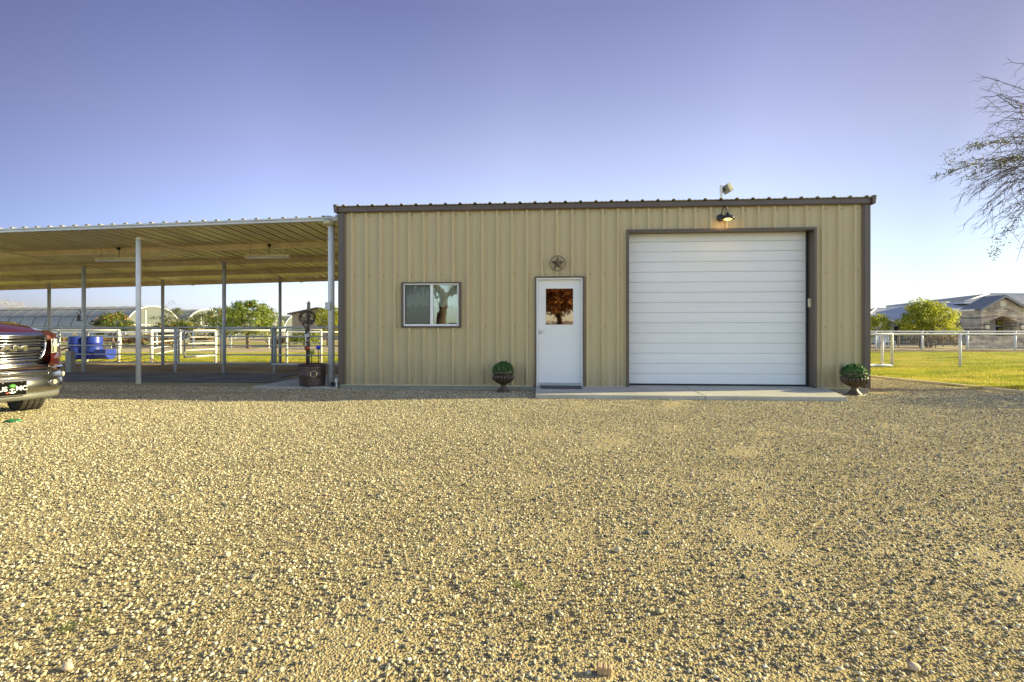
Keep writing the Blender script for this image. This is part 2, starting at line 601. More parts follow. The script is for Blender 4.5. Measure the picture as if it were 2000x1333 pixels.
# the ground: one sheet to the horizon
g = MB()
g.add([(-3000, -3000, -0.05), (3000, -3000, -0.05), (3000, 3000, -0.05), (-3000, 3000, -0.05)], [(0, 1, 2, 3)])
tag(g.build('ground', M['dirt']), kind='structure')

def bed_z(x, y):
    n = -0.003 + mnoise.noise(Vector((x * 0.55, y * 0.9, 0))) * 0.0075 + mnoise.noise(Vector((x * 2.6, y * 2.6, 3))) * 0.006
    n += mnoise.noise(Vector((x * 7, y * 7, 7))) * 0.003
    for x0, k, c in ((-1.3, 0.30, 0.02), (0.35, 0.30, 0.02), (2.6, 0.12, -0.035), (4.2, 0.12, -0.035)):     # faint wheel tracks
        xc = x0 + k * y + c * y * y
        n += 0.0045 * (0.6 + 0.8 * mnoise.noise(Vector((x * 1.5, y * 1.5, 9)))) * math.exp(-((x - xc) / 0.22) ** 2)
    return n
grid_sheet('gravel_bed', -22, 11.2, 0.8, 13.5, 0.09, bed_z, M['bed'],
           keep=lambda x, y: x < kerb_x(y) and (y + x * 0.07 < 11.08 or x > 6.2))
grid_sheet('gravel_bed', -26, 16, -16, 0.8, 0.6, lambda x, y: 0.0, M['bed'])

# gravel: one tile of loose stones, repeated over the yard with random quarter turns
ICO = {}
def ico_np(sub):
    if sub not in ICO:
        bm = bmesh.new()
        bmesh.ops.create_icosphere(bm, subdivisions=sub, radius=1)
        ICO[sub] = (np.array([v.co[:] for v in bm.verts]), np.array([[v.index for v in f.verts] for f in bm.faces]))
        bm.free()
    return ICO[sub]

def stone_tile(size, specs):
    Vs, Fs, Rn = [], [], []
    off = 0
    for cnt, r0, r1, sub in specs:
        bv, bf = ico_np(sub)
        for _ in range(cnt):
            r = r0 + (r1 - r0) * rng.random() ** 1.8
            v = bv * (1 + rng.uniform(-0.2, 0.2, (len(bv), 1)))
            sc = np.array([rng.uniform(0.75, 1.35), rng.uniform(0.6, 1.0), rng.uniform(0.45, 0.8)])
            a = rng.uniform(0, 2 * math.pi)
            t = rng.uniform(-0.45, 0.45)
            v = v * sc * r
            ct, st = math.cos(t), math.sin(t)
            v = np.stack([v[:, 0] * ct - v[:, 2] * st, v[:, 1], v[:, 0] * st + v[:, 2] * ct], 1)
            ca, sa = math.cos(a), math.sin(a)
            v = np.stack([v[:, 0] * ca - v[:, 1] * sa, v[:, 0] * sa + v[:, 1] * ca, v[:, 2]], 1)
            v += np.array([rng.uniform(-size / 2, size / 2), rng.uniform(-size / 2, size / 2), r * rng.uniform(0.15, 0.75)])
            Vs.append(v)
            Fs.append(bf + off)
            off += len(bv)
            Rn.append(np.full(len(bv), rng.random()))
    return np.concatenate(Vs), np.concatenate(Fs), np.concatenate(Rn)

def tile_field(name, me, nx, ny, step, cx, cy, cz=0.0, smin=1.0, smax=1.0, label=None, keep=None):
    """the object's own mesh is the tile; geometry nodes set it out on the points of a grid"""
    o = link(name, me)
    o.location = (cx, cy, cz)
    ng = bpy.data.node_groups.new(name + '_tiles', 'GeometryNodeTree')
    ng.interface.new_socket('Geometry', in_out='INPUT', socket_type='NodeSocketGeometry')
    ng.interface.new_socket('Geometry', in_out='OUTPUT', socket_type='NodeSocketGeometry')
    gi = ng.nodes.new('NodeGroupInput')
    go = ng.nodes.new('NodeGroupOutput')
    gr = ng.nodes.new('GeometryNodeMeshGrid')
    gr.inputs['Size X'].default_value = step * (nx - 1)
    gr.inputs['Size Y'].default_value = step * (ny - 1)
    gr.inputs['Vertices X'].default_value = nx
    gr.inputs['Vertices Y'].default_value = ny
    ip = ng.nodes.new('GeometryNodeInstanceOnPoints')
    ri = ng.nodes.new('FunctionNodeRandomValue')
    ri.data_type = 'INT'
    ri.inputs[4].default_value = 0
    ri.inputs[5].default_value = 3
    mu = ng.nodes.new('ShaderNodeMath')
    mu.operation = 'MULTIPLY'
    mu.inputs[1].default_value = math.pi / 2
    cb = ng.nodes.new('ShaderNodeCombineXYZ')
    rs = ng.nodes.new('FunctionNodeRandomValue')
    rs.data_type = 'FLOAT'
    rs.inputs[2].default_value = smin
    rs.inputs[3].default_value = smax
    L = ng.links.new
    src = gr.outputs['Mesh']
    if keep is not None:      # keep = (axis, limit): drop grid points past a line  a*x+b*y > c (local)
        a, b, c = keep
        dg = ng.nodes.new('GeometryNodeDeleteGeometry')
        ps = ng.nodes.new('GeometryNodeInputPosition')
        dp = ng.nodes.new('ShaderNodeVectorMath')
        dp.operation = 'DOT_PRODUCT'
        dp.inputs[1].default_value = (a, b, 0)
        gt = ng.nodes.new('ShaderNodeMath')
        gt.operation = 'GREATER_THAN'
        gt.inputs[1].default_value = c
        L(ps.outputs[0], dp.inputs[0])
        L(dp.outputs['Value'], gt.inputs[0])
        L(gt.outputs[0], dg.inputs['Selection'])
        L(src, dg.inputs['Geometry'])
        src = dg.outputs[0]
    L(src, ip.inputs['Points'])
    L(gi.outputs[0], ip.inputs['Instance'])
    L(ri.outputs[2], mu.inputs[0])
    L(mu.outputs[0], cb.inputs[2])
    L(cb.outputs[0], ip.inputs['Rotation'])
    L(rs.outputs[1], ip.inputs['Scale'])
    L(ip.outputs[0], go.inputs[0])
    md = o.modifiers.new('tiles', 'NODES')
    md.node_group = ng
    return tag(o, label, kind='stuff')

v_, f_, r_ = stone_tile(1.5, [(6, 0.013, 0.021, 2), (60, 0.010, 0.015, 1), (2700, 0.0055, 0.0105, 1), (5200, 0.0032, 0.0062, 1)])
gravel_me = np_mesh('gravel', v_, f_, M['stone'], smooth=True, rnd=r_)
# main yard, up to the building's front
tile_field('gravel', gravel_me, 18, 6, 1.5, -3.5, 5.3)
v_, f_, r_ = stone_tile(1.0, [(4, 0.013, 0.02, 2), (30, 0.010, 0.015, 1), (1250, 0.0055, 0.0105, 1), (2200, 0.0032, 0.0062, 1)])
gm2 = np_mesh('gravel', v_, f_, M['stone'], smooth=True, rnd=r_)
o = tile_field('gravel', gm2, 17, 1, 1.0, *F(-11.0, -0.28)[:2])
o.rotation_euler = (0, 0, -TH)
tile_field('gravel', gm2, 2, 4, 1.0, 8.35, 10.7)
o = tile_field('gravel', gm2, 8, 1, 1.0, *F(1.0 - 0.2, -0.75)[:2])
o.rotation_euler = (0, 0, -TH)

# ------------------------------------------------------------------ lawns
def lawn_mat():
    m, nt, b = new_mat('lawn_blades')
    v = coords(nt, 'World', (0.4, 0.9, 1))
    f = noise_tex(nt, v, 1.3, 7, 0.72)
    a = nd(nt, 'ShaderNodeAttribute', attribute_name='rnd')
    c1 = ramp(nt, f, [(0.34, (0.11, 0.15, 0.025)), (0.42, (0.27, 0.32, 0.035)), (0.52, (0.40, 0.40, 0.05)), (0.60, (0.52, 0.44, 0.09)), (0.7, (0.55, 0.45, 0.15))])
    fb = noise_tex(nt, coords(nt, 'World', (0.5, 1.0, 1)), 0.33, 4, 0.6)
    c1 = mixc(nt, ramp(nt, fb, [(0.54, (0, 0, 0)), (0.66, (0.8, 0.8, 0.8))]), c1, (0.60, 0.47, 0.15))
    c1 = mixc(nt, ramp(nt, noise_tex(nt, coords(nt, 'World', (0.6, 1.6, 1)), 0.55, 5, 0.65), [(0.36, (0.8, 0.8, 0.8)), (0.44, (0, 0, 0))]), c1, (0.10, 0.125, 0.03))
    c2 = mixc(nt, 0.5, c1, ramp(nt, a.outputs['Fac'], [(0, (0.3, 0.3, 0.3)), (1, (0.72, 0.72, 0.68))]), 'OVERLAY')
    nt.links.new(c2, b.inputs['Base Color'])
    b.inputs['Roughness'].default_value = 0.6
    t = nd(nt, 'ShaderNodeBsdfTranslucent')
    nt.links.new(c2, t.inputs['Color'])
    mx = nd(nt, 'ShaderNodeMixShader')
    mx.inputs[0].default_value = 0.4
    nt.links.new(b.outputs[0], mx.inputs[1])
    nt.links.new(t.outputs[0], mx.inputs[2])
    nt.links.new(mx.outputs[0], nt.nodes['Material Output'].inputs[0])
    return m
M['lawn'] = lawn_mat()

def blade_tile(size, n, h0, h1, w):
    x = rng.uniform(-size / 2, size / 2, n)
    y = rng.uniform(-size / 2, size / 2, n)
    h = rng.uniform(h0, h1, n)
    a = rng.uniform(0, math.pi, n)
    lx = rng.normal(0, 0.45, n) * h
    ly = rng.normal(0, 0.45, n) * h
    dx, dy = np.cos(a) * w / 2, np.sin(a) * w / 2
    z0 = np.full(n, -0.03)
    V = np.stack([np.stack([x - dx, y - dy, z0], 1), np.stack([x + dx, y + dy, z0], 1),
                  np.stack([x + dx * 0.3 + lx, y + dy * 0.3 + ly, h], 1), np.stack([x - dx * 0.3 + lx, y - dy * 0.3 + ly, h], 1)], 1).reshape(-1, 3)
    Fc = np.arange(n * 4).reshape(n, 4)
    return np_mesh('grass', V, Fc, M['lawn'], rnd=np.repeat(rng.random(n), 4))
lawn_me = blade_tile(2.0, 5200, 0.015, 0.06, 0.012)
tile_field('grass', lawn_me, 13, 9, 2.0, 22.6, 19.6)
lawn_me2 = blade_tile(1.0, 1700, 0.012, 0.055, 0.010)
tile_field('grass', lawn_me2, 9, 4, 1.0, 14.85, 10.1)
tile_field('grass', lawn_me, 22, 4, 2.0, -21.5, 24.2)
tile_field('grass', lawn_me2, 1, 4, 1.0, 10.35 - 0.05, 12.6)

def strip(name, pts, mat, z=-0.03):
    b = MB()
    b.add([(p[0], p[1], z) for p in pts], [tuple(range(len(pts)))])
    return tag(b.build(name, mat), kind='structure')
strip('lawn_soil', [(kerb_x(6.5), 6.5), (70, 6.5), (70, 28.6), (8.2, 28.6), (8.2, 18), (kerb_x(13.3), 13.3)], M['sod'], -0.012)
strip('pasture_soil', [(-60, 20.0), (-1, 20.0), (-1, 28.4), (-60, 28.4)], M['sod'], -0.02)
strip('far_pasture_soil', [(-90, 42), (-5, 42), (-5, 58), (-90, 58)], M['sod'], -0.02)

# uneven dirt berms beyond the lawns
def berm(name, x0, x1, y0, y1, h, mat, seed):
    def fz(x, y):
        t = (y - y0) / (y1 - y0)
        e = math.sin(max(0, min(1, t)) * math.pi)
        return -0.04 + e * h * (0.45 + 0.9 * max(0, mnoise.noise(Vector((x * 0.5, y * 0.9, seed))) + 0.35) + 0.35 * mnoise.noise(Vector((x * 2.1, y * 2.1, seed))))
    return grid_sheet(name, x0, x1, y0, y1, 0.3, fz, mat)
M['darkdirt'] = ground_dirt('manured_dirt', (0.10, 0.075, 0.045), (0.17, 0.13, 0.075), (0.27, 0.215, 0.13), 2)
berm('dirt_berm', 8.5, 46, 28.0, 32.0, 0.13, M['darkdirt'], 1.3)
berm('dirt_berm', -40, -4, 28.2, 33.5, 0.22, M['dirt'], 5.1)
M['corral'] = ground_dirt('corral_dirt', (0.24, 0.175, 0.095), (0.33, 0.255, 0.15), (0.42, 0.34, 0.21), 2)
berm('corral_dirt', -26, -5.1, 13.7, 20.2, 0.07, M['corral'], 8.8)

# concrete mow kerb between gravel and lawn
b = MB()
ys = np.linspace(6.3, 18.5, 50)
for y0, y1 in zip(ys[:-1], ys[1:]):
    w = 0.055
    a0, a1 = kerb_x(y0), kerb_x(y1)
    b.hexa([(a0 - w, y0, -0.05), (a0 + w, y0, -0.05), (a1 + w, y1, -0.05), (a1 - w, y1, -0.05)],
           [(a0 - w, y0, 0.045), (a0 + w, y0, 0.045), (a1 + w, y1, 0.045), (a1 - w, y1, 0.045)])
tag(b.build('kerb', M['kerb']), kind='structure')

# ================================================================== THE STEEL BUILDING
barn = empty('steel_workshop', F(0, 0, 0), -TH, 'tan ribbed steel workshop with brown trim and one white roll-up door', 'building')
UL, UR = U(666), U(1693)
DEP = 9.2
ZB = 0.09                       # bottom of the cladding
ZE = 3.665                       # underside of the eave trim at the front
FALL = 0.035                    # roof falls to the back
G0, G1, GT = U(1228), U(1588), Zp(1400, 452)       # garage opening
D0, D1, DT = U(1047), U(1138.5), Zp(1090, 543)
W0, W1, WB, WT = U(786), U(899.5), Zp(842, 638.5), Zp(842, 553)
PITCH = 0.3035
PH = U(771.5)
def rib_profile(a, b, phase=PH, depth=0.045):
    """(u, out) points of a ribbed sheet between a and b; out is towards the viewer"""
    pts = []
    k0 = int(math.floor((a - phase) / PITCH)) - 1
    k1 = int(math.ceil((b - phase) / PITCH)) + 1
    for k in range(k0, k1 + 1):
        c = phase + k * PITCH
        pts += [(c - 0.040, 0), (c - 0.017, depth), (c + 0.017, depth), (c + 0.040, 0)]
        for m in (c + PITCH * 0.36, c + PITCH * 0.64):
            pts += [(m - 0.016, 0), (m - 0.007, 0.005), (m + 0.007, 0.005), (m + 0.016, 0)]
    out = []
    for i in range(len(pts) - 1):
        (x0, h0), (x1, h1) = pts[i], pts[i + 1]
        if x1 <= a or x0 >= b:
            continue
        if x0 < a:
            h0 = h0 + (h1 - h0) * (a - x0) / (x1 - x0); x0 = a
        if x1 > b:
            h1 = h0 + (h1 - h0) * (b - x0) / (x1 - x0); x1 = b
        if not out:
            out.append((x0, h0))
        out.append((x1, h1))
    return out

def front_wall():
    m = MB()
    holes = [(G0, G1, -1, GT), (D0, D1, -1, DT), (W0, W1, WB, WT)]
    prof = rib_profile(UL + 0.02, UR - 0.02)
    cuts = sorted({h for hole in holes for h in hole[:2]})
    segs = []
    for (a, ha), (b_, hb) in zip(prof[:-1], prof[1:]):
        xs = [a] + [c for c in cuts if a < c < b_] + [b_]
        for x0, x1 in zip(xs[:-1], xs[1:]):
            h0 = ha + (hb - ha) * (x0 - a) / (b_ - a)
            h1 = ha + (hb - ha) * (x1 - a) / (b_ - a)
            segs.append((x0, h0, x1, h1))
    zt = ZE + 0.06
    for x0, h0, x1, h1 in segs:
        mid = (x0 + x1) / 2
        iv = [(ZB, zt)]
        for a, b_, z0, z1 in holes:
            if a < mid < b_:
                nv = []
                for p, q in iv:
                    if z0 > p: nv.append((p, min(q, z0)))
                    if z1 < q: nv.append((max(p, z1), q))
                iv = nv
        for p, q in iv:
            m.add([(x0, -h0, p), (x1, -h1, p), (x1, -h1, q), (x0, -h0, q)], [(0, 1, 2, 3)])
    m.mat(1)      # screw heads along the girts
    for zz in (0.17, 1.28, 2.35, 3.58):
        k = int((UL - PH) / PITCH) - 1
        while True:
            c = PH + k * PITCH + 0.062
            k += 1
            if c > UR - 0.1: break
            if c < UL + 0.1: continue
            if any(a - 0.06 < c < b_ + 0.06 and z0 - 0.05 < zz < z1 + 0.05 for a, b_, z0, z1 in holes): continue
            m.box(c - 0.008, c + 0.008, -0.009, 0.001, zz - 0.008, zz + 0.008)
    return m.build('front_wall', [M['clad'], M['rust']], barn)
front_wall()

def side_wall(u, sgn, name):
    m = MB()
    prof = rib_profile(0.02, DEP, 0.15)
    for (a, ha), (b_, hb) in zip(prof[:-1], prof[1:]):
        m.add([(u + sgn * ha, a, ZB), (u + sgn * hb, b_, ZB), (u + sgn * hb, b_, ZE + 0.06 - b_ * FALL), (u + sgn * ha, a, ZE + 0.06 - a * FALL)], [(0, 1, 2, 3)])
    return m.build(name, M['clad'], barn)
side_wall(UL + 0.03, -1, 'side_wall')
side_wall(UR - 0.03, 1, 'side_wall')
m = MB()
prof = rib_profile(UL + 0.03, UR - 0.03)
for (a, ha), (b_, hb) in zip(prof[:-1], prof[1:]):
    m.add([(a, DEP + ha, ZB), (b_, DEP + hb, ZB), (b_, DEP + hb, ZE + 0.06 - DEP * FALL), (a, DEP + ha, ZE + 0.06 - DEP * FALL)], [(0, 1, 2, 3)])
m.build('rear_wall', M['clad'], barn)
# roof sheet
m = MB()
ROOF0 = ZE + 0.112
prof = rib_profile(UL - 0.05, UR + 0.05, PH + 0.165, 0.03)
v0, v1 = -0.12, DEP + 0.1
for (a, ha), (b_, hb) in zip(prof[:-1], prof[1:]):
    za, zb = ROOF0 - v0 * FALL, ROOF0 - v1 * FALL
    m.add([(a, v0, za + ha), (b_, v0, za + hb), (b_, v1, zb + hb), (a, v1, zb + ha),
           (a, v0, za + ha - 0.012), (b_, v0, za + hb - 0.012), (b_, v1, zb + hb - 0.012), (a, v1, zb + ha - 0.012)],
          [(0, 1, 2, 3), (7, 6, 5, 4), (0, 4, 5, 1)])
m.build('roof', M['roofsheet'], barn)
# trims
m = MB()
m.box(UL - 0.03, UR + 0.03, -0.085, -0.036, ZE, ZE + 0.098)
m.box(UL - 0.03, UR + 0.03, -0.0845, -0.03, ZE - 0.012, ZE - 0.001)
m.build('eave_trim', M['brown'], barn, bevel=0.008)
for sgn, u in ((-1, UL), (1, UR)):
    m = MB()
    uo = u + sgn * 0.03
    a, b_ = (uo, u - sgn * 0.10) if sgn < 0 else (u - sgn * 0.10, uo)
    m.box(a, b_, -0.052, -0.036, ZB, ZE - 0.014)
    m.box(min(u - sgn * 0.05, u - sgn * 0.075), max(u - sgn * 0.05, u - sgn * 0.075), -0.060, -0.053, ZB, ZE - 0.014)
    s0, s1 = (uo - 0.012, uo) if sgn < 0 else (uo, uo + 0.012)
    m.box(s0, s1, -0.052, 0.12, ZB, ZE - 0.014)
    m.build('corner_trim', M['brown'], barn, bevel=0.004)
    # box gutter along the side eave, its end stands proud of the front
    m = MB()
    e0, e1 = (u - 0.10, u - 0.034) if sgn < 0 else (u + 0.034, u + 0.095)
    zt = ROOF0 + 0.035
    mat_b = [(e0, -0.13, zt - 0.165), (e1, -0.13, zt - 0.165), (e1, DEP, zt - 0.165 - DEP * FALL), (e0, DEP, zt - 0.165 - DEP * FALL)]
    mat_t = [(e0 - (0.02 if sgn < 0 else 0), -0.13, zt), (e1 + (0.02 if sgn > 0 else 0), -0.13, zt),
             (e1 + (0.02 if sgn > 0 else 0), DEP, zt - DEP * FALL), (e0 - (0.02 if sgn < 0 else 0), DEP, zt - DEP * FALL)]
    m.hexa(mat_b, mat_t)
    m.build('gutter', [M['brown']], barn, bevel=0.01)
# base strip and footing
bt_ = paint('tan_base_trim', (0.52, 0.46, 0.29), 0.4)
for a, b_ in ((UL, D0 - 0.06), (D1 + 0.06, G0 - 0.06), (G1 + 0.06, UR)):
    MB().box(a + 0.004, b_ - 0.004, -0.046, 0.02, ZB - 0.016, ZB + 0.006).build('base_trim', bt_, barn, bevel=0.003)
m = MB()
m.box(UL - 0.02, UR + 0.02, -0.03, DEP + 0.03, -0.25, ZB - 0.018)
m.build('footing', M['footing'], barn, bevel=0.01)
# inside: lining so the rooms read dark
m = MB()
m.box(UL + 0.12, UR - 0.12, 0.42, DEP - 0.1, ZB + 0.002, ZE - DEP * FALL - 0.05)
m.mesh
lining = m
me = lining.mesh('lining', M['interior'])
bm = bmesh.new(); bm.from_mesh(me)
for f in bm.faces: f.normal_flip()
# open the side towards the window
rm = [f for f in bm.faces if abs(f.calc_center_median().y - 0.42) < 1e-3]
bmesh.ops.delete(bm, geom=rm, context='FACES')
bm.to_mesh(me); bm.free()
link('lining', me, barn)
m = MB()
for a, b_ in ((UL + 0.12, W0), (W1, UR - 0.12)):
    m.box(a, b_, 0.40, 0.415, ZB + 0.01, ZE - 0.4)
m.box(W0, W1, 0.40, 0.415, ZB + 0.01, WB); m.box(W0, W1, 0.40, 0.415, WT, ZE - 0.4)
m.build('inner_partition', M['interior'], barn)

# --- roll-up door
gd = MB()
REC = 0.235
zb, zt = 0.125, GT
n_sl = 15
hs = (zt + 0.05 - zb) / n_sl
for i in range(n_sl):
    a, b_ = zb + i * hs, zb + (i + 1) * hs
    ga = 0.0026 if i % 2 else 0.002
    gd.add([(G0 - 0.1, REC - 0.004, a + ga), (G1 + 0.1, REC - 0.004, a + ga), (G1 + 0.1, REC - 0.009, a + ga + 0.010), (G0 - 0.1, REC - 0.009, a + ga + 0.010),
            (G1 + 0.1, REC - 0.0085, b_ - ga - 0.014), (G0 - 0.1, REC - 0.0085, b_ - ga - 0.014), (G1 + 0.1, REC - 0.002, b_ - ga), (G0 - 0.1, REC - 0.002, b_ - ga)],
           [(0, 1, 2, 3), (3, 2, 4, 5), (5, 4, 6, 7)])
gd.mat(1)
gd.box(G0 - 0.1, G1 + 0.1, REC + 0.006, REC + 0.03, zb, zt + 0.05)
gdo = gd.build('roll_up_door', [M['garage'], M['gap']], barn)
m = MB()
m.box(G0 - 0.1, G1 + 0.1, REC - 0.015, REC + 0.02, 0.094, 0.122)
m.build('bottom_seal', M['rubber'], gdo)
m = MB()
tw = 0.048
m.box(G0 - tw, G0, -0.056, REC + 0.03, ZB, GT + tw)
m.box(G1, G1 + tw, -0.056, REC + 0.03, ZB, GT + tw)
m.box(G0 + 0.0005, G1 - 0.0005, -0.056, REC + 0.03, GT, GT + tw)
m.build('door_surround', M['brown'], gdo, bevel=0.005)
m = MB()
m.box(G1 - 0.035, G1 - 0.0005, REC - 0.055, REC - 0.016, ZB + 0.02, GT - 0.001)
m.build('weather_strip', M['black'], gdo)

# --- entry door
dp = MB()
DV = 0.05
s0, s1 = U(1051.5), U(1134.5)
sb, st = Zp(1090, 748.5), Zp(1090, 546.5)
g0, g1, gb, gt = U(1066), U(1119.6), Zp(1092, 634.4), Zp(1092, 563.7)
for a, b_, c, d in ((s0, g0, sb, st), (g1, s1, sb, st), (g0, g1, sb, gb), (g0, g1, gt, st)):
    dp.box(a, b_, DV, DV + 0.04, c, d)
door = dp.build('entry_door', M['white'], barn)
m = MB()
e = 0.014
m.box(g0 - e, g0, DV - 0.008, DV - 0.0005, gb - e, gt + e); m.box(g1, g1 + e, DV - 0.008, DV - 0.0005, gb - e, gt + e)
m.box(g0, g1, DV - 0.008, DV - 0.0005, gb - e, gb); m.box(g0, g1, DV - 0.008, DV - 0.0005, gt, gt + e)
m.build('window_bead', M['white'], door, bevel=0.003)
m = MB(); m.box(g0, g1, DV + 0.012, DV + 0.016, gb, gt); m.build('pane', M['bronze'], door)
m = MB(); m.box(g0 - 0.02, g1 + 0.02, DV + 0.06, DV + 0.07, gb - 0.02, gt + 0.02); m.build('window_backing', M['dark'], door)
m = MB()
kz = Zp(1056, 648.5); ku = U(1056.5)
m.lathe([(0.030, 0), (0.030, 0.008), (0.012, 0.012), (0.012, 0.03), (0.027, 0.038), (0.030, 0.055), (0.02, 0.068), (0.0, 0.07)], 20)
m.xform(Matrix.Translation((ku, DV, kz)) @ Matrix.Rotation(R(90), 4, 'X'))
m.build('knob', M['steel'], door)
m = MB()
fo0, fo1, ft = U(1044.5), U(1141), Zp(1090, 540.5)
m.box(fo0, D0 + 0.004, -0.052, 0.02, ZB, ft); m.box(D1 - 0.004, fo1, -0.052, 0.02, ZB, ft)
m.box(D0 + 0.0045, D1 - 0.0045, -0.052, 0.02, DT, ft)
m.build('brown_surround', M['brown'], door, bevel=0.005)
m = MB()
m.box(D0 + 0.005, s0 - 0.003, -0.03, 0.10, ZB, DT - 0.001); m.box(s1 + 0.003, D1 - 0.005, -0.03, 0.10, ZB, DT - 0.001)
m.box(s0 - 0.0025, s1 + 0.0025, -0.03, 0.10, st + 0.003, DT - 0.001)
m.build('jamb', M['white'], door, bevel=0.004)
m = MB(); m.box(s0 - 0.0025, s1 + 0.0025, -0.04, 0.12, ZB + 0.005, sb - 0.004)
m.build('threshold', M['galv'], door, bevel=0.004)
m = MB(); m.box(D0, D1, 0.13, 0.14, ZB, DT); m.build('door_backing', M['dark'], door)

# --- sliding window
m = MB()
t = 0.042
a0, a1, b0, b1 = W0 - 0.012, W1 + 0.012, WB - 0.022, WT + 0.012
m.box(a0, a0 + t, -0.056, 0.05, b0, b1); m.box(a1 - t, a1, -0.056, 0.05, b0, b1)
m.box(a0 + t + .0005, a1 - t - .0005, -0.056, 0.05, b0, b0 + 0.035); m.box(a0 + t + .0005, a1 - t - .0005, -0.056, 0.05, b1 - 0.024, b1)
win = m.build('window', M['brown'], barn, bevel=0.004)
ia0, ia1, ib0, ib1 = a0 + t, a1 - t, b0 + 0.035, b1 - 0.024
m = MB()
q = 0.036
mid = U(843.5)
VV = -0.028
m.box(ia0, ia0 + q * 0.7, VV, 0.03, ib0, ib1); m.box(ia1 - q, ia1, VV, 0.03, ib0, ib1)
m.box(ia0 + q * 0.7 + .0005, ia1 - q - .0005, VV, 0.03, ib0, ib0 + q * 1.1); m.box(ia0 + q * 0.7 + .0005, ia1 - q - .0005, VV, 0.03, ib1 - q * 0.8, ib1)
m.box(mid - 0.028, mid + 0.028, VV - 0.006, 0.03, ib0 + q * 1.1 + .0005, ib1 - q * 0.8 - .0005)
m.build('sash', M['vinyl'], win, bevel=0.004)
pz0, pz1 = ib0 + q * 1.1, ib1 - q * 0.8
m = MB(); m.box(mid + 0.028, ia1 - q, 0.005, 0.009, pz0, pz1); m.build('pane', M['glass'], win)
m = MB(); m.box(ia0 + q * 0.7, mid - 0.028, 0.016, 0.020, pz0, pz1); m.build('pane', M['glassdim'], win)
# insect screen in front of the left pane
sm_, nt, b_ = new_mat('insect_screen')
tr = nd(nt, 'ShaderNodeBsdfTransparent')
mx = nd(nt, 'ShaderNodeMixShader'); mx.inputs[0].default_value = 0.33
b_.inputs['Base Color'].default_value = (0.14, 0.145, 0.13, 1); b_.inputs['Roughness'].default_value = 0.8
nt.links.new(tr.outputs[0], mx.inputs[1]); nt.links.new(b_.outputs[0], mx.inputs[2]); nt.links.new(mx.outputs[0], nt.nodes['Material Output'].inputs[0])
M['screen'] = sm_
m = MB()
m.box(ia0 + q * 0.7 + 0.012, mid - 0.04, -0.0125, -0.0115, pz0 + 0.012, pz1 - 0.012)
m.mat(1)
x0, x1 = ia0 + q * 0.7, mid - 0.028
m.box(x0, x0 + 0.012, -0.016, -0.008, pz0, pz1); m.box(x1 - 0.012, x1, -0.016, -0.008, pz0, pz1)
m.box(x0 + 0.012, x1 - 0.012, -0.016, -0.008, pz0, pz0 + 0.012); m.box(x0 + 0.012, x1 - 0.012, -0.016, -0.008, pz1 - 0.012, pz1)
m.build('insect_screen', [M['screen'], M['black']], win)
# scalloped valance with pleats
V, Fc = [], []
nx, nz = 160, 8
for i in range(nx + 1):
    tt = i / nx
    u = W0 + 0.05 + (W1 - W0 - 0.1) * tt
    drop = 0.44 + 0.045 * abs(math.sin(tt * math.pi * 8))
    for j in range(nz + 1):
        V.append((u, 0.10 + 0.016 * math.sin(tt * 95) * (0.4 + j / nz), WT - 0.01 - drop * j / nz))
for i in range(nx):
    for j in range(nz):
        a = i * (nz + 1) + j
        Fc.append((a, a + nz + 1, a + nz + 2, a + 1))
link('valance', np_mesh('valance', V, Fc, M['curtain'], smooth=True), win)

# --- concrete apron in front of the doors
AV0 = -(F(0, 0).y - (CAM_H - 0.07) * 1000 / (771.5 - HZ)) / CT
m = MB()
au0, au1 = U(1046, AV0), U(1655, AV0)
joint = U(1378, AV0)
def apron_piece(a, b_, a2, b2):
    m.hexa([(a, AV0, -0.2), (b_, AV0, -0.2), (b2, -0.032, -0.2), (a2, -0.032, -0.2)],
           [(a, AV0, 0.072), (b_, AV0, 0.072), (b2, -0.032, 0.088), (a2, -0.032, 0.088)])
apron_piece(au0, joint - 0.006, U(1047), U(1338))
apron_piece(joint + 0.006, au1, U(1338) + 0.012, U(1612))
ap = m.build('concrete_apron', M['concrete'], bevel=0.006)
ap.location = F(0, 0); ap.rotation_euler = (0, 0, -TH)
tag(ap, kind='structure')
m = MB()
m.box(G0 + 0.001, G1 - 0.001, -0.03, REC + 0.06, 0.0, 0.0915)
m.box(D0 + 0.001, D1 - 0.001, -0.03, 0.12, 0.0, 0.0915)
ap = m.build('door_sill_slab', M['concrete']); ap.location = F(0, 0); ap.rotation_euler = (0, 0, -TH)
tag(ap, kind='structure')
m = MB()
m.box(-6.35, UL - 0.06, -0.12, 3.0, -0.2, 0.045)
ap = m.build('side_slab', M['concrete'], bevel=0.006); ap.location = F(0, 0); ap.rotation_euler = (0, 0, -TH)
tag(ap, kind='structure')

# ================================================================== THINGS ON AND AT THE BUILDING
def at_frame(o, u, v, z):
    o.location = F(u, v, z)
    o.rotation_euler = (0, 0, -TH)
    return o

# door mat
def mat_noise():
    m, nt, b = new_mat('coir_door_mat')
    f = noise_tex(nt, coords(nt, 'Object'), 70, 3, 0.7)
    c_ = ramp(nt, f, [(0.42, (0.02, 0.02, 0.024)), (0.6, (0.11, 0.11, 0.115)), (0.75, (0.3, 0.3, 0.3))])
    nt.links.new(c_, b.inputs['Base Color']); b.inputs['Roughness'].default_value = 0.95
    bump(nt, b, f, 0.8, 0.01)
    return m
m = MB()
mw = (U(1134) - U(1056)) / 2
m.box(-mw, mw, -0.20, 0.20, 0, 0.016)
o = at_frame(m.build('door_mat', mat_noise(), bevel=0.006), (U(1134) + U(1056)) / 2, -0.27, 0.089)
tag(o, 'dark speckled door mat lying on the slab before the white entry door', 'door mat')

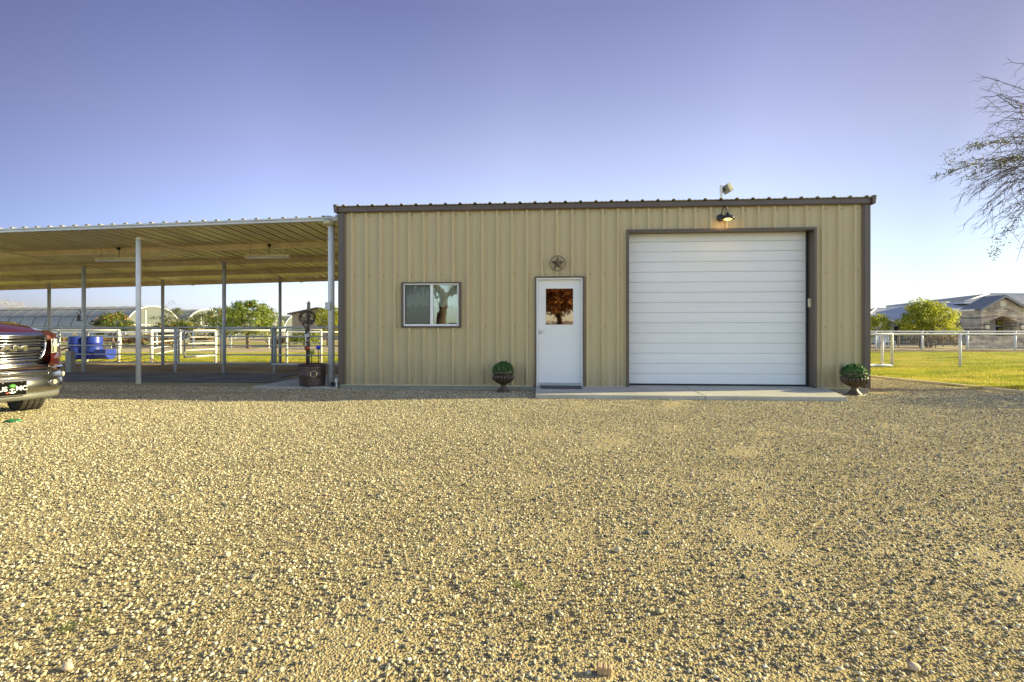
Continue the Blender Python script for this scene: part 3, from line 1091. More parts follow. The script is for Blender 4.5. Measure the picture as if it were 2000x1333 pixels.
# star
st_ = empty('star_ornament', label='dark metal five-pointed star inside a ring, hung above the entry door', cat='wall ornament')
at_frame(st_, U(1089), -0.055, Zp(1089, 515.5))
m = MB(); m.ring((0, 0, 0), 0.152, 0.008, (0, 1, 0), 40, 8); m.build('ring', M['star'], st_)
m = MB()
pts = []
for k in range(10):
    a = R(90 + 36 * k); r = 0.148 if k % 2 == 0 else 0.060
    pts.append((r * math.cos(a), 0.0, r * math.sin(a)))
m.add([(0, -0.045, 0), (0, 0.012, 0)] + pts, [(0, 2 + k, 2 + (k + 1) % 10) for k in range(10)] + [(1, 2 + (k + 1) % 10, 2 + k) for k in range(10)])
m.build('star', M['star'], st_)

# gooseneck barn lamp
lp = empty('wall_lamp', label='black gooseneck barn lamp glowing yellow above the roll-up door', cat='lamp')
lu, lz = U(1406), Zp(1406, 427)
at_frame(lp, lu, -0.034, lz)
m = MB()
m.lathe([(0.0, 0.0), (0.072, 0.0), (0.072, 0.018), (0.05, 0.03), (0.0, 0.032)], 28)
m.xform(Matrix.Rotation(R(90), 4, 'X'))
m.build('backplate', M['black'], lp)
sx, sy, sz = U(1411.5) - lu, -0.26, Zp(1411, 429, -0.29) - lz
m = MB()
m.lathe([(0.128, 0.0), (0.124, 0.018), (0.108, 0.052), (0.085, 0.068), (0.036, 0.078), (0.030, 0.12), (0.022, 0.135), (0.0, 0.137)], 32, (sx, sy, sz))
m.lathe([(0.126, 0.001), (0.106, 0.046), (0.083, 0.06), (0.03, 0.066)], 32, (sx, sy, sz))
m.build('shade', M['black'], lp)
m = MB()
arc = [(0, -0.02, 0.03)] + [(sx * t, -0.03 + (sy + 0.03) * t, 0.03 + (sz + 0.1 - 0.03) * t + 0.165 * math.sin(math.pi * t) ** 0.8) for t in [i / 14 for i in range(15)]]
m.tube(arc, 0.009, 8)
m.build('arm', M['black'], lp)
em, nt, b_ = new_mat('lamp_glow')
b_.inputs['Base Color'].default_value = (0.9, 0.7, 0.3, 1)
b_.inputs['Emission Color'].default_value = (1.0, 0.62, 0.10, 1)
b_.inputs['Emission Strength'].default_value = 1.5
m = MB(); m.ico((sx, sy, sz + 0.012), 0.048, 2, sc=(1.9, 1.9, 0.55)); m.build('bulb', em, lp)
ld = bpy.data.lights.new('lamp_light', 'POINT'); ld.energy = 0.9; ld.color = (1.0, 0.6, 0.2); ld.shadow_soft_size = 0.05
lo = bpy.data.objects.new('lamp_light', ld); col.objects.link(lo); lo.parent = lp; lo.location = (sx, sy + 0.02, sz - 0.045)

# flood light on the roof
fl = empty('flood_light', label='grey flood light on a short white pole standing above the roof edge', cat='flood light')
at_frame(fl, U(1408.5, 0.35), 0.35, ROOF0 - 0.02)
ph = Zp(1409, 362, 0.35) - ROOF0 + 0.02
m = MB(); m.box(-0.024, 0.024, -0.02, 0.02, 0, ph); m.build('pole', M['pipe'], fl, bevel=0.003)
m = MB(); m.tube([(0.02, 0, ph - 0.10), (0.07, 0, ph - 0.09), (0.09, 0, ph - 0.08)], 0.016, 8); m.box(0.024, 0.036, -0.03, 0.03, ph - 0.17, ph - 0.05); m.build('bracket', M['black'], fl)
m = MB(); m.hexa([(-0.07, -0.10, -0.10), (0.07, -0.10, -0.10), (0.07, 0.10, -0.10), (-0.07, 0.10, -0.10)], [(-0.05, -0.10, 0.10), (0.05, -0.10, 0.10), (0.05, 0.10, 0.10), (-0.05, 0.10, 0.10)])
hm = Matrix.Scale(1.0, 4) @ Matrix.Translation((0.125, 0, ph - 0.075)) @ Matrix.Rotation(R(-28), 4, 'Y') @ Matrix.Rotation(R(25), 4, 'Z')
m.xform(Matrix.Scale(0.85, 4)); m.xform(hm); m.build('lamp_head', paint('grey_tan_housing', (0.20, 0.195, 0.16), 0.6), fl, bevel=0.008)
m = MB(); m.box(0.073, 0.079, -0.085, 0.085, -0.08, 0.08); m.xform(Matrix.Scale(0.85, 4)); m.xform(hm); m.build('lens', paint('lens_yellow', (0.8, 0.74, 0.45), 0.2), fl)

# keypad on the jamb
o = MB().box(-0.03, 0.03, -0.035, 0.0, -0.085, 0.085).box(-0.026, 0.026, -0.0385, -0.0355, 0.0, 0.075).build('keypad', M['cream'], bevel=0.006)
o.location = F(G1 - 0.0005, 0.10, Zp(1583, 592, 0.1)); o.rotation_euler = (0, 0, -TH - R(90))
tag(o, 'small cream door keypad fixed to the brown jamb beside the roll-up door', 'keypad')
# outlet by the right urn
o = MB().box(-0.04, 0.04, -0.055, 0.0, -0.065, 0.065).box(-0.047, 0.047, -0.06, -0.0555, -0.07, 0.07).build('outlet_box', M['galv'], bevel=0.006)
at_frame(o, U(1650), -0.034, Zp(1650, 718))
tag(o, 'grey outdoor outlet box on the tan wall behind the right urn', 'outlet box')

# urns with boxwood balls
bx = leaf_mat('boxwood_leaf', [(0, (0.015, 0.05, 0.014)), (0.5, (0.05, 0.14, 0.035)), (0.85, (0.12, 0.27, 0.065)), (1, (0.24, 0.40, 0.14))], 0.2)
def leaf_cloud(n, fpos, size, aspect=0.5, up=0.0):
    """n little four-point leaves, fpos(n)->(n,3) positions and outward dirs"""
    P, D = fpos(n)
    D = D + rng.normal(0, 0.55, (n, 3)); D[:, 2] += up
    D /= np.linalg.norm(D, axis=1)[:, None] + 1e-9
    T = np.cross(D, rng.normal(0, 1, (n, 3))); T /= np.linalg.norm(T, axis=1)[:, None] + 1e-9
    B = np.cross(D, T)
    s = size * rng.uniform(0.6, 1.3, (n, 1))
    V = np.stack([P, P + T * s * 0.5 + B * s * aspect * 0.5 + D * s * 0.12, P + T * s, P + T * s * 0.5 - B * s * aspect * 0.5 + D * s * 0.12], 1).reshape(-1, 3)
    return V, np.arange(n * 4).reshape(n, 4)
def ball_pos(r, zc, sq):
    def f(n):
        d = rng.normal(0, 1, (n, 3)); d /= np.linalg.norm(d, axis=1)[:, None]
        d[:, 2] = np.where(d[:, 2] < -0.35, -d[:, 2], d[:, 2])
        lump = 1 + 0.05 * np.sin(d[:, 0:1] * 9) * np.cos(d[:, 1:2] * 8 + d[:, 2:3] * 5)
        rr = r * (1 - 0.28 * rng.random((n, 1)) ** 2 + 0.13 * (rng.random((n, 1)) > 0.96)) * lump
        return d * rr * np.array([1, 1, sq]) + np.array([0, 0, zc]), d.copy()
    return f
# built 0.56 m tall to the rim; origin at the foot
up = [(0.0, 0.0), (0.115, 0.0), (0.115, 0.028), (0.095, 0.032), (0.092, 0.045), (0.062, 0.075), (0.046, 0.105), (0.044, 0.125), (0.060, 0.135), (0.060, 0.145),
      (0.075, 0.150), (0.125, 0.175), (0.172, 0.215), (0.195, 0.265), (0.192, 0.295), (0.168, 0.318), (0.155, 0.326), (0.158, 0.336), (0.190, 0.345), (0.198, 0.358), (0.196, 0.380), (0.178, 0.388), (0.170, 0.372), (0.0, 0.36)]
um = MB(); um.lathe(up, 176, flute=0.20, nf=22, fr=(11, 15))
foot = MB(); foot.box(-0.125, 0.125, -0.125, 0.125, -0.03, 0.012)
ur = empty('urn_planter', label='small dark fluted urn planter on the gravel between window and entry door', cat='urn', group='fluted urns by the workshop wall')
um.build('bowl', M['urn'], ur)
foot.build('plinth', M['urn'], ur, bevel=0.006)
V, Fc = leaf_cloud(3800, ball_pos(0.195, 0.385, 0.88), 0.026)
ball_me = np_mesh('boxwood_ball', V, Fc, bx, rnd=np.repeat(rng.random(3800), 4))
ball = link('boxwood_ball', ball_me)
tag(ball, 'clipped green boxwood dome growing in the urn by the entry door', 'boxwood', 'boxwood domes in the urns')
sc = 1.06
c = G(983, 10.12); ur.location = c; ur.scale = (sc, sc, sc)
ball.location = c + Vector((0, 0, 0)); ball.scale = (sc, sc, sc)
ur2 = copy_tree(ur); c2 = G(1668.5, 9.62); ur2.location = c2; ur2.scale = (1.1, 1.1, 1.1); ur2.rotation_euler = (0, 0, 0.4)
ur2['label'] = 'bronze fluted urn planter standing by the right corner of the workshop'
b2 = ball.copy(); col.objects.link(b2); b2.location = c2; b2.scale = (1.12, 1.06, 1.04); b2.rotation_euler = (0, 0, 1.9)
b2['label'] = 'clipped green boxwood dome growing in the urn at the building corner'

# ================================================================== CARPORT (lean-to shade roof)
cp = empty('shade_carport', F(0, 0), -TH, 'long open shade carport with cream ribbed roof on thin white posts', 'carport')
def cz(u, v): return 3.60 + 0.020 * (u + 5) - 0.033 * v      # underside of the sheeting
CU0, CU1, CV0, CV1 = -27.0, UL - 0.07, 0.25, 8.5
def sheet_profile(a, b_):
    out = [(a, 0.0)]
    c = a + 0.1
    while c < b_ - 0.08:
        out += [(c - 0.038, 0), (c - 0.034, 0.075), (c + 0.034, 0.075), (c + 0.038, 0)]
        out += [(c + 0.15 - 0.014, 0), (c + 0.15, 0.010), (c + 0.15 + 0.014, 0)]
        c += 0.30
    out = [p for p in out if p[0] < b_]
    return out + [(b_, 0.0)]
m = MB()
prof = sheet_profile(CU0, CU1)
for (a, ha), (b_, hb) in zip(prof[:-1], prof[1:]):
    q4 = [(a, CV0, cz(a, CV0) + ha), (b_, CV0, cz(b_, CV0) + hb), (b_, CV1, cz(b_, CV1) + hb), (a, CV1, cz(a, CV1) + ha)]
    m.mat(0).add(q4, [(3, 2, 1, 0)])
    t4 = [(p[0], p[1], p[2] + 0.006) for p in q4]
    m.mat(1).add(q4 + t4, [(4, 5, 6, 7), (0, 1, 5, 4), (2, 3, 7, 6)])
m.build('roof_sheet', [M['under'], paint('weathered_sheet_top', (0.26, 0.24, 0.20), 0.6, var=0.25, scale=2)], cp)
m = MB()      # front gutter: two stepped lips
for (v0_, v1_, d0, d1) in ((0.13, 0.245, -0.072, -0.022), (0.11, 0.245, -0.0215, 0.012)):
    m.hexa([(CU0, v0_, cz(CU0, 0) + d0), (CU1 - 0.05, v0_, cz(CU1, 0) + d0), (CU1 - 0.05, v1_, cz(CU1, 0) + d0), (CU0, v1_, cz(CU0, 0) + d0)],
           [(CU0, v0_, cz(CU0, 0) + d1), (CU1 - 0.05, v0_, cz(CU1, 0) + d1), (CU1 - 0.05, v1_, cz(CU1, 0) + d1), (CU0, v1_, cz(CU0, 0) + d1)])
m.build('gutter', M['gutter'], cp, bevel=0.006)
for v in (2.40, 4.42, 6.42, 8.42):
    m = MB()
    h = 0.15 if v < 8 else 0.17
    for (w0, w1, za, zb_) in ((-0.03, -0.024, -h, -0.001), (-0.024, 0.03, -h, -h + 0.006), (-0.024, 0.03, -0.007, -0.001)):
        m.hexa([(CU0, v + w0, cz(CU0, v) + za), (CU1, v + w0, cz(CU1, v) + za), (CU1, v + w1, cz(CU1, v) + za), (CU0, v + w1, cz(CU0, v) + za)],
               [(CU0, v + w0, cz(CU0, v) + zb_), (CU1, v + w0, cz(CU1, v) + zb_), (CU1, v + w1, cz(CU1, v) + zb_), (CU0, v + w1, cz(CU0, v) + zb_)])
    m.build('purlin', M['beam'], cp)
rows = (0.63, 3.72, 6.81)
for i in range(4):
    u = -9.5 - 4.3 * i
    m = MB()
    m.hexa([(u - 0.05, 0.62, cz(u, 0.62) - 0.20), (u + 0.05, 0.62, cz(u, 0.62) - 0.20), (u + 0.05, 8.38, cz(u, 8.38) - 0.20), (u - 0.05, 8.38, cz(u, 8.38) - 0.20)],
           [(u - 0.05, 0.62, cz(u, 0.62) - 0.152), (u + 0.05, 0.62, cz(u, 0.62) - 0.152), (u + 0.05, 8.38, cz(u, 8.38) - 0.172), (u - 0.05, 8.38, cz(u, 8.38) - 0.172)])
    m.build('rafter', M['beam'], cp, bevel=0.004)
    for v in rows:
        m = MB()
        r = 0.052
        m.tube([(u, v, -0.05), (u, v, cz(u, v) - 0.201)], r, 14)
        m.build('post', M['pipe'] if v < 1 else M['pipegrey'], cp)
# slim white post right beside the building
pu = U(647, 0.30)
m = MB(); m.tube([(pu, 0.30, -0.05), (pu, 0.30, 3.50)], 0.068, 16); m.build('post', M['pipe'], cp)

o = empty('security_light', label='round weathered light fixture capping the white post beside the workshop', cat='light fixture')
at_frame(o, pu, 0.20, 3.47)
m = MB(); m.lathe([(0.06, -0.02), (0.105, 0.0), (0.125, 0.03), (0.125, 0.06), (0.11, 0.07)], 24); m.build('diffuser', paint('yellowed_diffuser', (0.55, 0.52, 0.33), 0.5), o)
m = MB(); m.lathe([(0.127, 0.071), (0.12, 0.09), (0.075, 0.105), (0.07, 0.17), (0.0, 0.172)], 24); m.build('cap', M['galv'], o)
m = MB(); m.tube([(0.08, 0.02, 0.10), (0.13, 0.03, 0.16), (0.16, 0.05, 0.13), (0.17, 0.08, 0.05)], 0.014, 8); m.build('conduit', M['black'], o)
o = empty('outlet_box', label='white outlet box strapped to the white post beside the workshop', cat='outlet box')
at_frame(o, pu - 0.02, 0.215, Zp(645, 598, 0.2))
m = MB(); m.box(-0.055, 0.055, -0.05, 0.02, -0.075, 0.075); m.build('box', M['pipe'], o, bevel=0.008)
m = MB(); m.box(-0.058, 0.058, -0.058, -0.0505, -0.078, 0.078); m.build('cover', M['gutter'], o, bevel=0.004)

# hanging shop lights
def shop_light(label):
    o = empty('shop_light', label=label, cat='shop light', group='shop lights hung under the carport roof')
    m = MB(); m.hexa([(-0.59, -0.09, 0.0), (0.59, -0.09, 0.0), (0.59, 0.09, 0.0), (-0.59, 0.09, 0.0)], [(-0.59, -0.04, 0.07), (0.59, -0.04, 0.07), (0.59, 0.04, 0.07), (-0.59, 0.04, 0.07)])
    m.build('housing', M['beam'], o, bevel=0.004)
    for y in (-0.045, 0.045):
        m = MB(); m.tube([(-0.58, y, -0.02), (0.58, y, -0.02)], 0.016, 8); m.build('tube_lamp', M['tube'], o)
    for x in (-0.48, 0.48):
        m = MB(); m.tube([(x, 0, 0.07), (x + 0.02, 0, 0.2), (x, 0, 0.32)], 0.004, 5); m.build('chain', M['black'], o)
    m = MB(); m.tube([(0.05, 0, 0.07), (0.0, 0.02, 0.15), (0.04, 0.0, 0.24), (0.02, -0.01, 0.30)], 0.007, 6); m.ico((0.03, -0.01, 0.30), 0.045, 1, 0.2); m.build('cord', M['black'], o)
    return o
s1_ = shop_light('cream shop light hung under the carport roof nearest the workshop')
at_frame(s1_, (U(480, 2.3) + U(568, 2.3)) / 2, 2.30, 3.10)
s2_ = copy_tree(s1_); s2_['label'] = 'cream shop light hung under the carport roof behind the tall front post'
at_frame(s2_, (U(193, 2.3) + U(268, 2.3)) / 2, 2.30, 3.06)

# rubber mats
rm_, nt, b_ = new_mat('dusty_rubber_mat')
f1 = noise_tex(nt, coords(nt, 'World', (0.5, 1.5, 1)), 1.7, 6, 0.65)
c_ = ramp(nt, f1, [(0.3, (0.045, 0.045, 0.048)), (0.5, (0.11, 0.108, 0.105)), (0.72, (0.24, 0.22, 0.19))])
nt.links.new(c_, b_.inputs['Base Color']); b_.inputs['Roughness'].default_value = 0.8
bump(nt, b_, noise_tex(nt, coords(nt, 'World'), 40, 3), 0.4, 0.006)
mat_me = MB().box(-0.905, 0.905, -0.6, 0.6, 0, 0.02).mesh('rubber_mat', rm_)
for r_i in range(2):
    for k in range(9):
        o = link('rubber_mat', mat_me)
        at_frame(o, -7.35 - 1.83 * k + random.uniform(-0.01, 0.01) - 0.5 * r_i, 1.42 + 1.23 * r_i, 0.012 + 0.004 * random.random())
        o.rotation_euler = (0, random.uniform(-0.004, 0.004), -TH + random.uniform(-0.008, 0.008))
        tag(o, 'dusty black rubber stall mat laid edge to edge on the carport floor', 'rubber mat', 'rubber mats under the carport')
m = MB(); m.box(-24.2, -6.36, 0.80, 3.27, -0.1, 0.010)
o = m.build('carport_floor', M['dirt']); o.location = F(0, 0); o.rotation_euler = (0, 0, -TH); tag(o, kind='structure')

# ================================================================== PIPE FENCES
def pipe_fence(label, pts, rails, mat, post_r=0.032, rail_r=0.018, top_r=0.03, h=1.1, group=None, mesh=None, cat='fence', name='pipe_fence', posts=None, z0=0.0):
    root = empty(name, (pts[0][0], pts[0][1], z0), 0, label, cat, group)
    o0 = Vector((pts[0][0], pts[0][1], 0))
    P = [Vector((p[0], p[1], 0)) - o0 for p in pts]
    plist = P if posts is None else [Vector((p[0], p[1], 0)) - o0 for p in posts]
    for p in plist:
        m = MB(); m.tube([(p.x, p.y, -0.1), (p.x, p.y, h)], post_r, 10); m.build('post', mat, root)
    for i, z in enumerate(rails):
        m = MB()
        r = top_r if i == 0 else rail_r
        m.tube([(p.x, p.y, z) for p in P], r, 8)
        m.build('rail', mat, root)
    if mesh:
        z0_, z1_, sp, wr = mesh
        m = MB()
        for a, b_ in zip(P[:-1], P[1:]):
            L_ = (b_ - a).length
            for k in range(int(L_ / sp) + 1):
                q_ = a.lerp(b_, min(1, k * sp / L_))
                m.tube([(q_.x, q_.y, z0_), (q_.x, q_.y, z1_)], wr, 3, False)
            z = z0_
            while z <= z1_:
                m.tube([(a.x, a.y, z), (b_.x, b_.y, z)], wr, 3, False)
                z += sp
        m.build('wire_mesh', M['galv'], root)
    return root

# corral fence on the second row of carport posts
RV = 3.72
def FX(px): return F(U(px, RV), RV)[:2]
zr = [1.29, 1.05, 0.78, 0.52, 0.28]
pipe_fence('grey pipe corral fence under the carport running left of the closed gate', [F(-20, RV)[:2], FX(338)], zr, M['pipegrey'], h=1.33, top_r=0.036,
           posts=[FX(343)], post_r=0.045, group='corral fencing under the carport')
def gate(label, a, b_, z0_, z1_, n, mat, group=None, r=0.026, legs=False):
    root = empty('pipe_gate', (a[0], a[1], 0), 0, label, 'gate', group)
    d = Vector((b_[0] - a[0], b_[1] - a[1], 0))
    m = MB(); m.tube([(0, 0, z0_), (0, 0, z1_), (d.x, d.y, z1_), (d.x, d.y, z0_), (0, 0, z0_)], r, 8); m.build('frame', mat, root)
    for k in range(1, n):
        z = z0_ + (z1_ - z0_) * k / n
        m = MB(); m.tube([(0, 0, z), (d.x, d.y, z)], r * 0.62, 6); m.build('bar', mat, root)
    if legs:
        for q_ in (Vector((0, 0, 0)), d):
            m = MB(); m.tube([(q_.x, q_.y, -0.05), (q_.x, q_.y, z1_)], r * 1.2, 8); m.build('leg', mat, root)
    for z in (z0_ + 0.08, z1_ - 0.08):
        m = MB(); m.box(-0.05, 0.02, -0.025, 0.025, z - 0.03, z + 0.03); m.build('hinge', M['galv'], root)
    return root
gate('closed grey pipe gate between two carport posts', FX(349), FX(431), 0.27, 1.31, 4, M['pipegrey'])
pipe_fence('grey pipe corral fence under the carport between gate and wire ornament', [FX(440), FX(533)], zr, M['pipegrey'], h=1.33, top_r=0.036, posts=[FX(537)], post_r=0.05, group='corral fencing under the carport')
ga, gb_ = F(U(531.5, RV - 0.12), RV - 0.12), F(UL - 0.1, RV - 0.12)
gate('grey pipe gate behind the planted pot, hung next to the workshop', ga, gb_, 0.26, 1.30, 4, M['pipegrey'], r=0.032)

# sunlit white pens behind
pz = [1.22, 1.00, 0.76, 0.52, 0.27]
pipe_fence('white pipe pen panel standing behind the blue barrels', [G(62, 20.2)[:2], G(115, 20.2)[:2], G(170, 20.2)[:2], G(232, 20.2)[:2]], pz, M['pipe'], h=1.25, post_r=0.05, top_r=0.045, rail_r=0.026, group='white horse pens')
pipe_fence('white pipe pen side running back from a thick corner post left of the closed gate', [G(296, 20.0)[:2], G(352, 26.0)[:2]], pz, M['pipe'], h=1.23, post_r=0.06, top_r=0.045, rail_r=0.024, group='white horse pens')
pipe_fence('white pipe pen panel seen through the closed corral gate', [G(352, 26.0)[:2], G(422, 25.5)[:2]], [1.22, 0.7], M['pipe'], h=1.23, post_r=0.05, top_r=0.05, rail_r=0.022, group='white horse pens')
gate('white pen gate standing ajar behind the closed corral gate', G(421, 20.0), G(360, 18.4), 0.26, 1.22, 4, M['pipe'], r=0.035, legs=False)
pipe_fence('white pipe pen rail between the carport posts behind the orange tree trunks', [G(421, 20.0)[:2], G(500, 20.6)[:2], G(561, 21)[:2]], [1.22], M['pipe'], h=1.23, post_r=0.05, top_r=0.04, posts=[G(421, 20.0)[:2]], group='white horse pens')
gate('white pipe pen gate behind the wooden post', G(560, 20.0), G(627, 19.6), 0.26, 1.24, 4, M['pipe'], r=0.04, legs=True)
fpx = [16, 90, 163, 235, 306, 378, 451, 525, 598, 671]
pipe_fence('long white field fence across the far pasture behind the horse pens', [G(p, 34)[:2] for p in fpx], [1.13, 0.80], M['pipe'], h=1.15, post_r=0.06, top_r=0.045, rail_r=0.02)
# right-hand field fences
rp = [1650, 1723, 1875, 2027, 2179, 2331]
pipe_fence('white pipe lawn fence close to the workshop corner with wire mesh', [G(p, 16.9)[:2] for p in rp], [1.10], M['pipe'], h=1.09, post_r=0.045, top_r=0.034, mesh=(0.08, 1.05, 0.10, 0.0016))
gate('white pipe lawn gate half hidden by the workshop corner', G(1742, 16.75), G(1668, 16.75), 0.08, 1.10, 1, M['pipe'], r=0.045)
fp = [1622, 1711, 1801, 1890, 1983, 2076, 2170, 2263]
pipe_fence('white pipe field fence at the far end of the lawn', [G(p, 32.4)[:2] for p in fp], [1.175], M['pipe'], h=1.16, post_r=0.06, top_r=0.036, mesh=(0.06, 1.08, 0.15, 0.003))
# wooden-post wire fence in front of the house
wf = [G(p, 42)[:2] for p in (1700, 1755, 1796, 1842, 1865, 1893)]
root = empty('wire_fence', (wf[0][0], wf[0][1], 0), 0, 'low wire fence on thin wooden posts in front of the far stone house', 'fence')
for p in wf:
    MB().tube([(p[0] - wf[0][0], 0, -0.1), (p[0] - wf[0][0], 0, 1.05)], 0.06, 8).build('post', M['wood'], root)
for z in (0.3, 0.6, 0.95):
    MB().tube([(0, 0, z), (wf[-1][0] - wf[0][0], 0, z)], 0.008, 4).build('wire', M['galv'], root)

# ================================================================== SMALL THINGS ON THE LEFT
# blue barrels
def barrel():
    o = empty('blue_barrel', label='', cat='barrel', group='blue barrel feeders')
    m = MB()
    m.lathe([(0.0, 0.0), (0.27, 0.0), (0.285, 0.02), (0.283, 0.24), (0.293, 0.26), (0.293, 0.29), (0.283, 0.31), (0.283, 0.58), (0.293, 0.60), (0.293, 0.63), (0.283, 0.65), (0.285, 0.86), (0.27, 0.885), (0.262, 0.87), (0.0, 0.868)], 36)
    m.build('drum', M['blue'], o)
    for z in (0.27, 0.61):
        MB().ring((0, 0, z + 0.005), 0.292, 0.012, (0, 0, 1), 36, 6).build('hoop', M['blue'], o)
    MB().lathe([(0.03, 0.868), (0.03, 0.89), (0.0, 0.89)], 12, (0.15, 0.05, 0)).build('bung', M['white'], o)
    return o
br = barrel(); br.location = G(152, 19.4, 0.13); br['label'] = 'upright blue plastic barrel partly hidden by the thin carport post'
br2 = copy_tree(br); br2.location = G(182.5, 19.5, 0.14); br2.rotation_euler = (0, 0, 2.2); br2['label'] = 'upright blue plastic barrel next to the low blue trough'
o = empty('feed_trough', G(208, 19.3, 0.14), 0, 'low blue trough cut from a barrel, beside the upright blue barrels', 'trough')
m = MB()
prof = [(0.29 * math.cos(a), 0.19 + 0.19 * math.sin(a) - 0.0) for a in [math.pi + math.pi * i / 12 for i in range(13)]]
m.prism([(-0.28, x * 0.9, z + 0.0) for x, z in prof] + [(-0.28, 0.26, 0.37), (-0.28, -0.26, 0.37)], (0.46, 0, 0))
m.build('trough_body', M['blue'], o, bevel=0.015)
m = MB(); m.box(-0.25, 0.15, -0.21, 0.21, 0.366, 0.372); m.build('feed', M['darkwood'], o)
MB().tube([(0.1, 0.1, 0.37), (0.1, 0.1, 0.5)], 0.02, 8).build('hanger', M['galv'], o)
# stub post with hose
o = empty('hydrant_post', G(137.5, 14.55), 0, 'short grey post with a black hose bib, left of the blue barrels', 'post')
m = MB(); m.box(-0.08, 0.08, -0.08, 0.08, -0.05, 0.64); m.build('post', M['footing'], o, bevel=0.012)
m = MB(); m.tube([(-0.02, 0, 0.62), (-0.02, 0, 0.70), (-0.10, -0.02, 0.72), (-0.17, -0.03, 0.68), (-0.24, -0.02, 0.66), (-0.30, -0.02, 0.68)], [0.025, 0.025, 0.022, 0.02, 0.018, 0.022], 8); m.box(-0.05, 0.12, -0.02, 0.02, 0.70, 0.725); m.build('hose_bib', M['black'], o)
# horseshoe hook on the carport post
hp = F(-13.8, RV)
o = empty('horseshoe_hook', (hp.x - 0.10, hp.y - 0.06, GZ(156, 627, hp.y).z), 0, 'black horseshoe hook fixed to the carport post above the blue barrels', 'hook')
m = MB(); m.ring((0, 0, 0.245), 0.055, 0.011, (0, 1, 0), 20, 6, R(-130) + R(90), R(130) + R(90)); m.build('horseshoe', M['black'], o)
m = MB(); m.box(-0.012, 0.012, -0.01, 0.01, 0.0, 0.20); m.box(-0.045, 0.045, -0.012, 0.012, 0.085, 0.115); m.box(-0.045, -0.025, -0.012, 0.012, 0.0, 0.17); m.box(0.025, 0.045, -0.012, 0.012, 0.0, 0.17); m.box(-0.06, 0.10, -0.012, 0.012, -0.012, 0.012); m.build('bracket', M['black'], o)

# copper pot with a wooden post, wire ball and glass cups
PC = G(610, 10.85)
pot = empty('copper_planter', PC, 0, 'big hammered dark copper pot with a brass ring, left of the workshop corner', 'planter')
m = MB()
m.lathe([(0.0, 0.0), (0.225, 0.0), (0.25, 0.03), (0.262, 0.12), (0.268, 0.27), (0.272, 0.285), (0.268, 0.30), (0.266, 0.42), (0.275, 0.44), (0.262, 0.455), (0.285, 0.475), (0.298, 0.49), (0.298, 0.505), (0.275, 0.508), (0.26, 0.48), (0.0, 0.46)], 48)
m.build('bowl', M['copper'], pot)
m = MB(); m.ring((0.13, -0.262, 0.31), 0.062, 0.009, (0.15, -1, 0.1), 28, 8); m.lathe([(0.016, 0), (0.014, 0.02), (0, 0.022)], 10, (0.13, -0.25, 0.365)); m.build('ring_handle', M['brass'], pot)
m = MB(); m.lathe([(0.0, 0.445), (0.25, 0.455)], 24); m.build('soil', M['darkdirt'], pot)
post = empty('wooden_post', (PC.x - 0.095, PC.y, 0), 0, 'weathered wooden post standing in the copper pot', 'post')
m = MB(); m.tube([(0, 0, 0.40), (0.004, 0, 0.9), (0, 0, 1.35), (0.012, 0, 1.55)], [0.042, 0.04, 0.037, 0.036], 8); m.build('lower_shaft', M['darkwood'], post)
m = MB(); m.tube([(0.012, 0, 1.551), (0.016, 0, 1.70), (0.018, 0, 1.79), (0.018, 0, 1.83)], [0.037, 0.038, 0.036, 0.018], 8); m.build('bleached_top', M['wood'], post)
for sx_ in (-1, 1):
    MB().tube([(0.016 + 0.03 * sx_, -0.02, 1.785), (0.016 + 0.055 * sx_, -0.02, 1.79)], 0.006, 6).build('nail', M['rust'], post)
m = MB(); m.box(-0.055, 0.045, -0.05, 0.05, 1.07, 1.15); m.build('strap', M['galv'], post, bevel=0.006)
hel = [(0.047 * math.cos(t), 0.047 * math.sin(t), 0.55 + t * 0.026) for t in [i * 0.35 for i in range(100)] if 0.55 + t * 0.026 < 1.5]
wr = MB(); wr.tube(hel, 0.005, 5).build('wound_wire', M['lightwire'], post)
wb = empty('wire_ball', (PC.x - 0.085, PC.y - 0.02, 1.20), 0, 'tangled ball of rusty wire hung on the wooden post', 'wire ornament')
for k in range(7):
    a = random.uniform(0, math.pi); t_ = random.uniform(-0.9, 0.9)
    ax = (math.cos(a) * math.cos(t_), math.sin(a) * math.cos(t_), math.sin(t_))
    MB().ring((random.uniform(-.02, .02), random.uniform(-.02, .02), 0.29 + random.uniform(-.02, .02)), random.uniform(0.125, 0.165), 0.0075, ax, 30, 5).build('hoop', M['wire'], wb)
MB().tube([(-0.11, -0.02, 0.17), (-0.05, -0.04, 0.08), (-0.03, -0.05, 0.0), (-0.02, -0.05, -0.06)], 0.012, 6).build('tail', M['wire'], wb)
MB().tube([(0.07, -0.03, 0.24), (0.09, -0.04, 0.17), (0.10, -0.03, 0.14)], [0.012, 0.028, 0.012], 6).build('spur', M['wire'], wb)
def cup_light(label, px, zt_, mat, r, yoff):
    o = empty('garden_light', (G(px, PC.y + yoff).x, PC.y + yoff, 0), 0, label, 'garden light', 'glass cup garden lights in the copper pot')
    MB().tube([(0, 0, 0.44), (0.003, 0, zt_ - 0.08)], 0.008, 6).build('stem', M['black'], o)
    m = MB(); m.lathe([(0.008, zt_ - 0.09), (r * 0.8, zt_ - 0.075), (r, zt_ - 0.045), (r * 0.95, zt_ - 0.01), (r * 0.8, zt_), (r * 0.7, zt_ - 0.01), (0.0, zt_ - 0.03)], 18); m.build('cup', mat, o)
    return o
cup_light('cobalt blue glass cup light on a thin stem in the copper pot', 622, GZ(622, 675, PC.y).z, M['cobalt'], 0.052, 0.05)
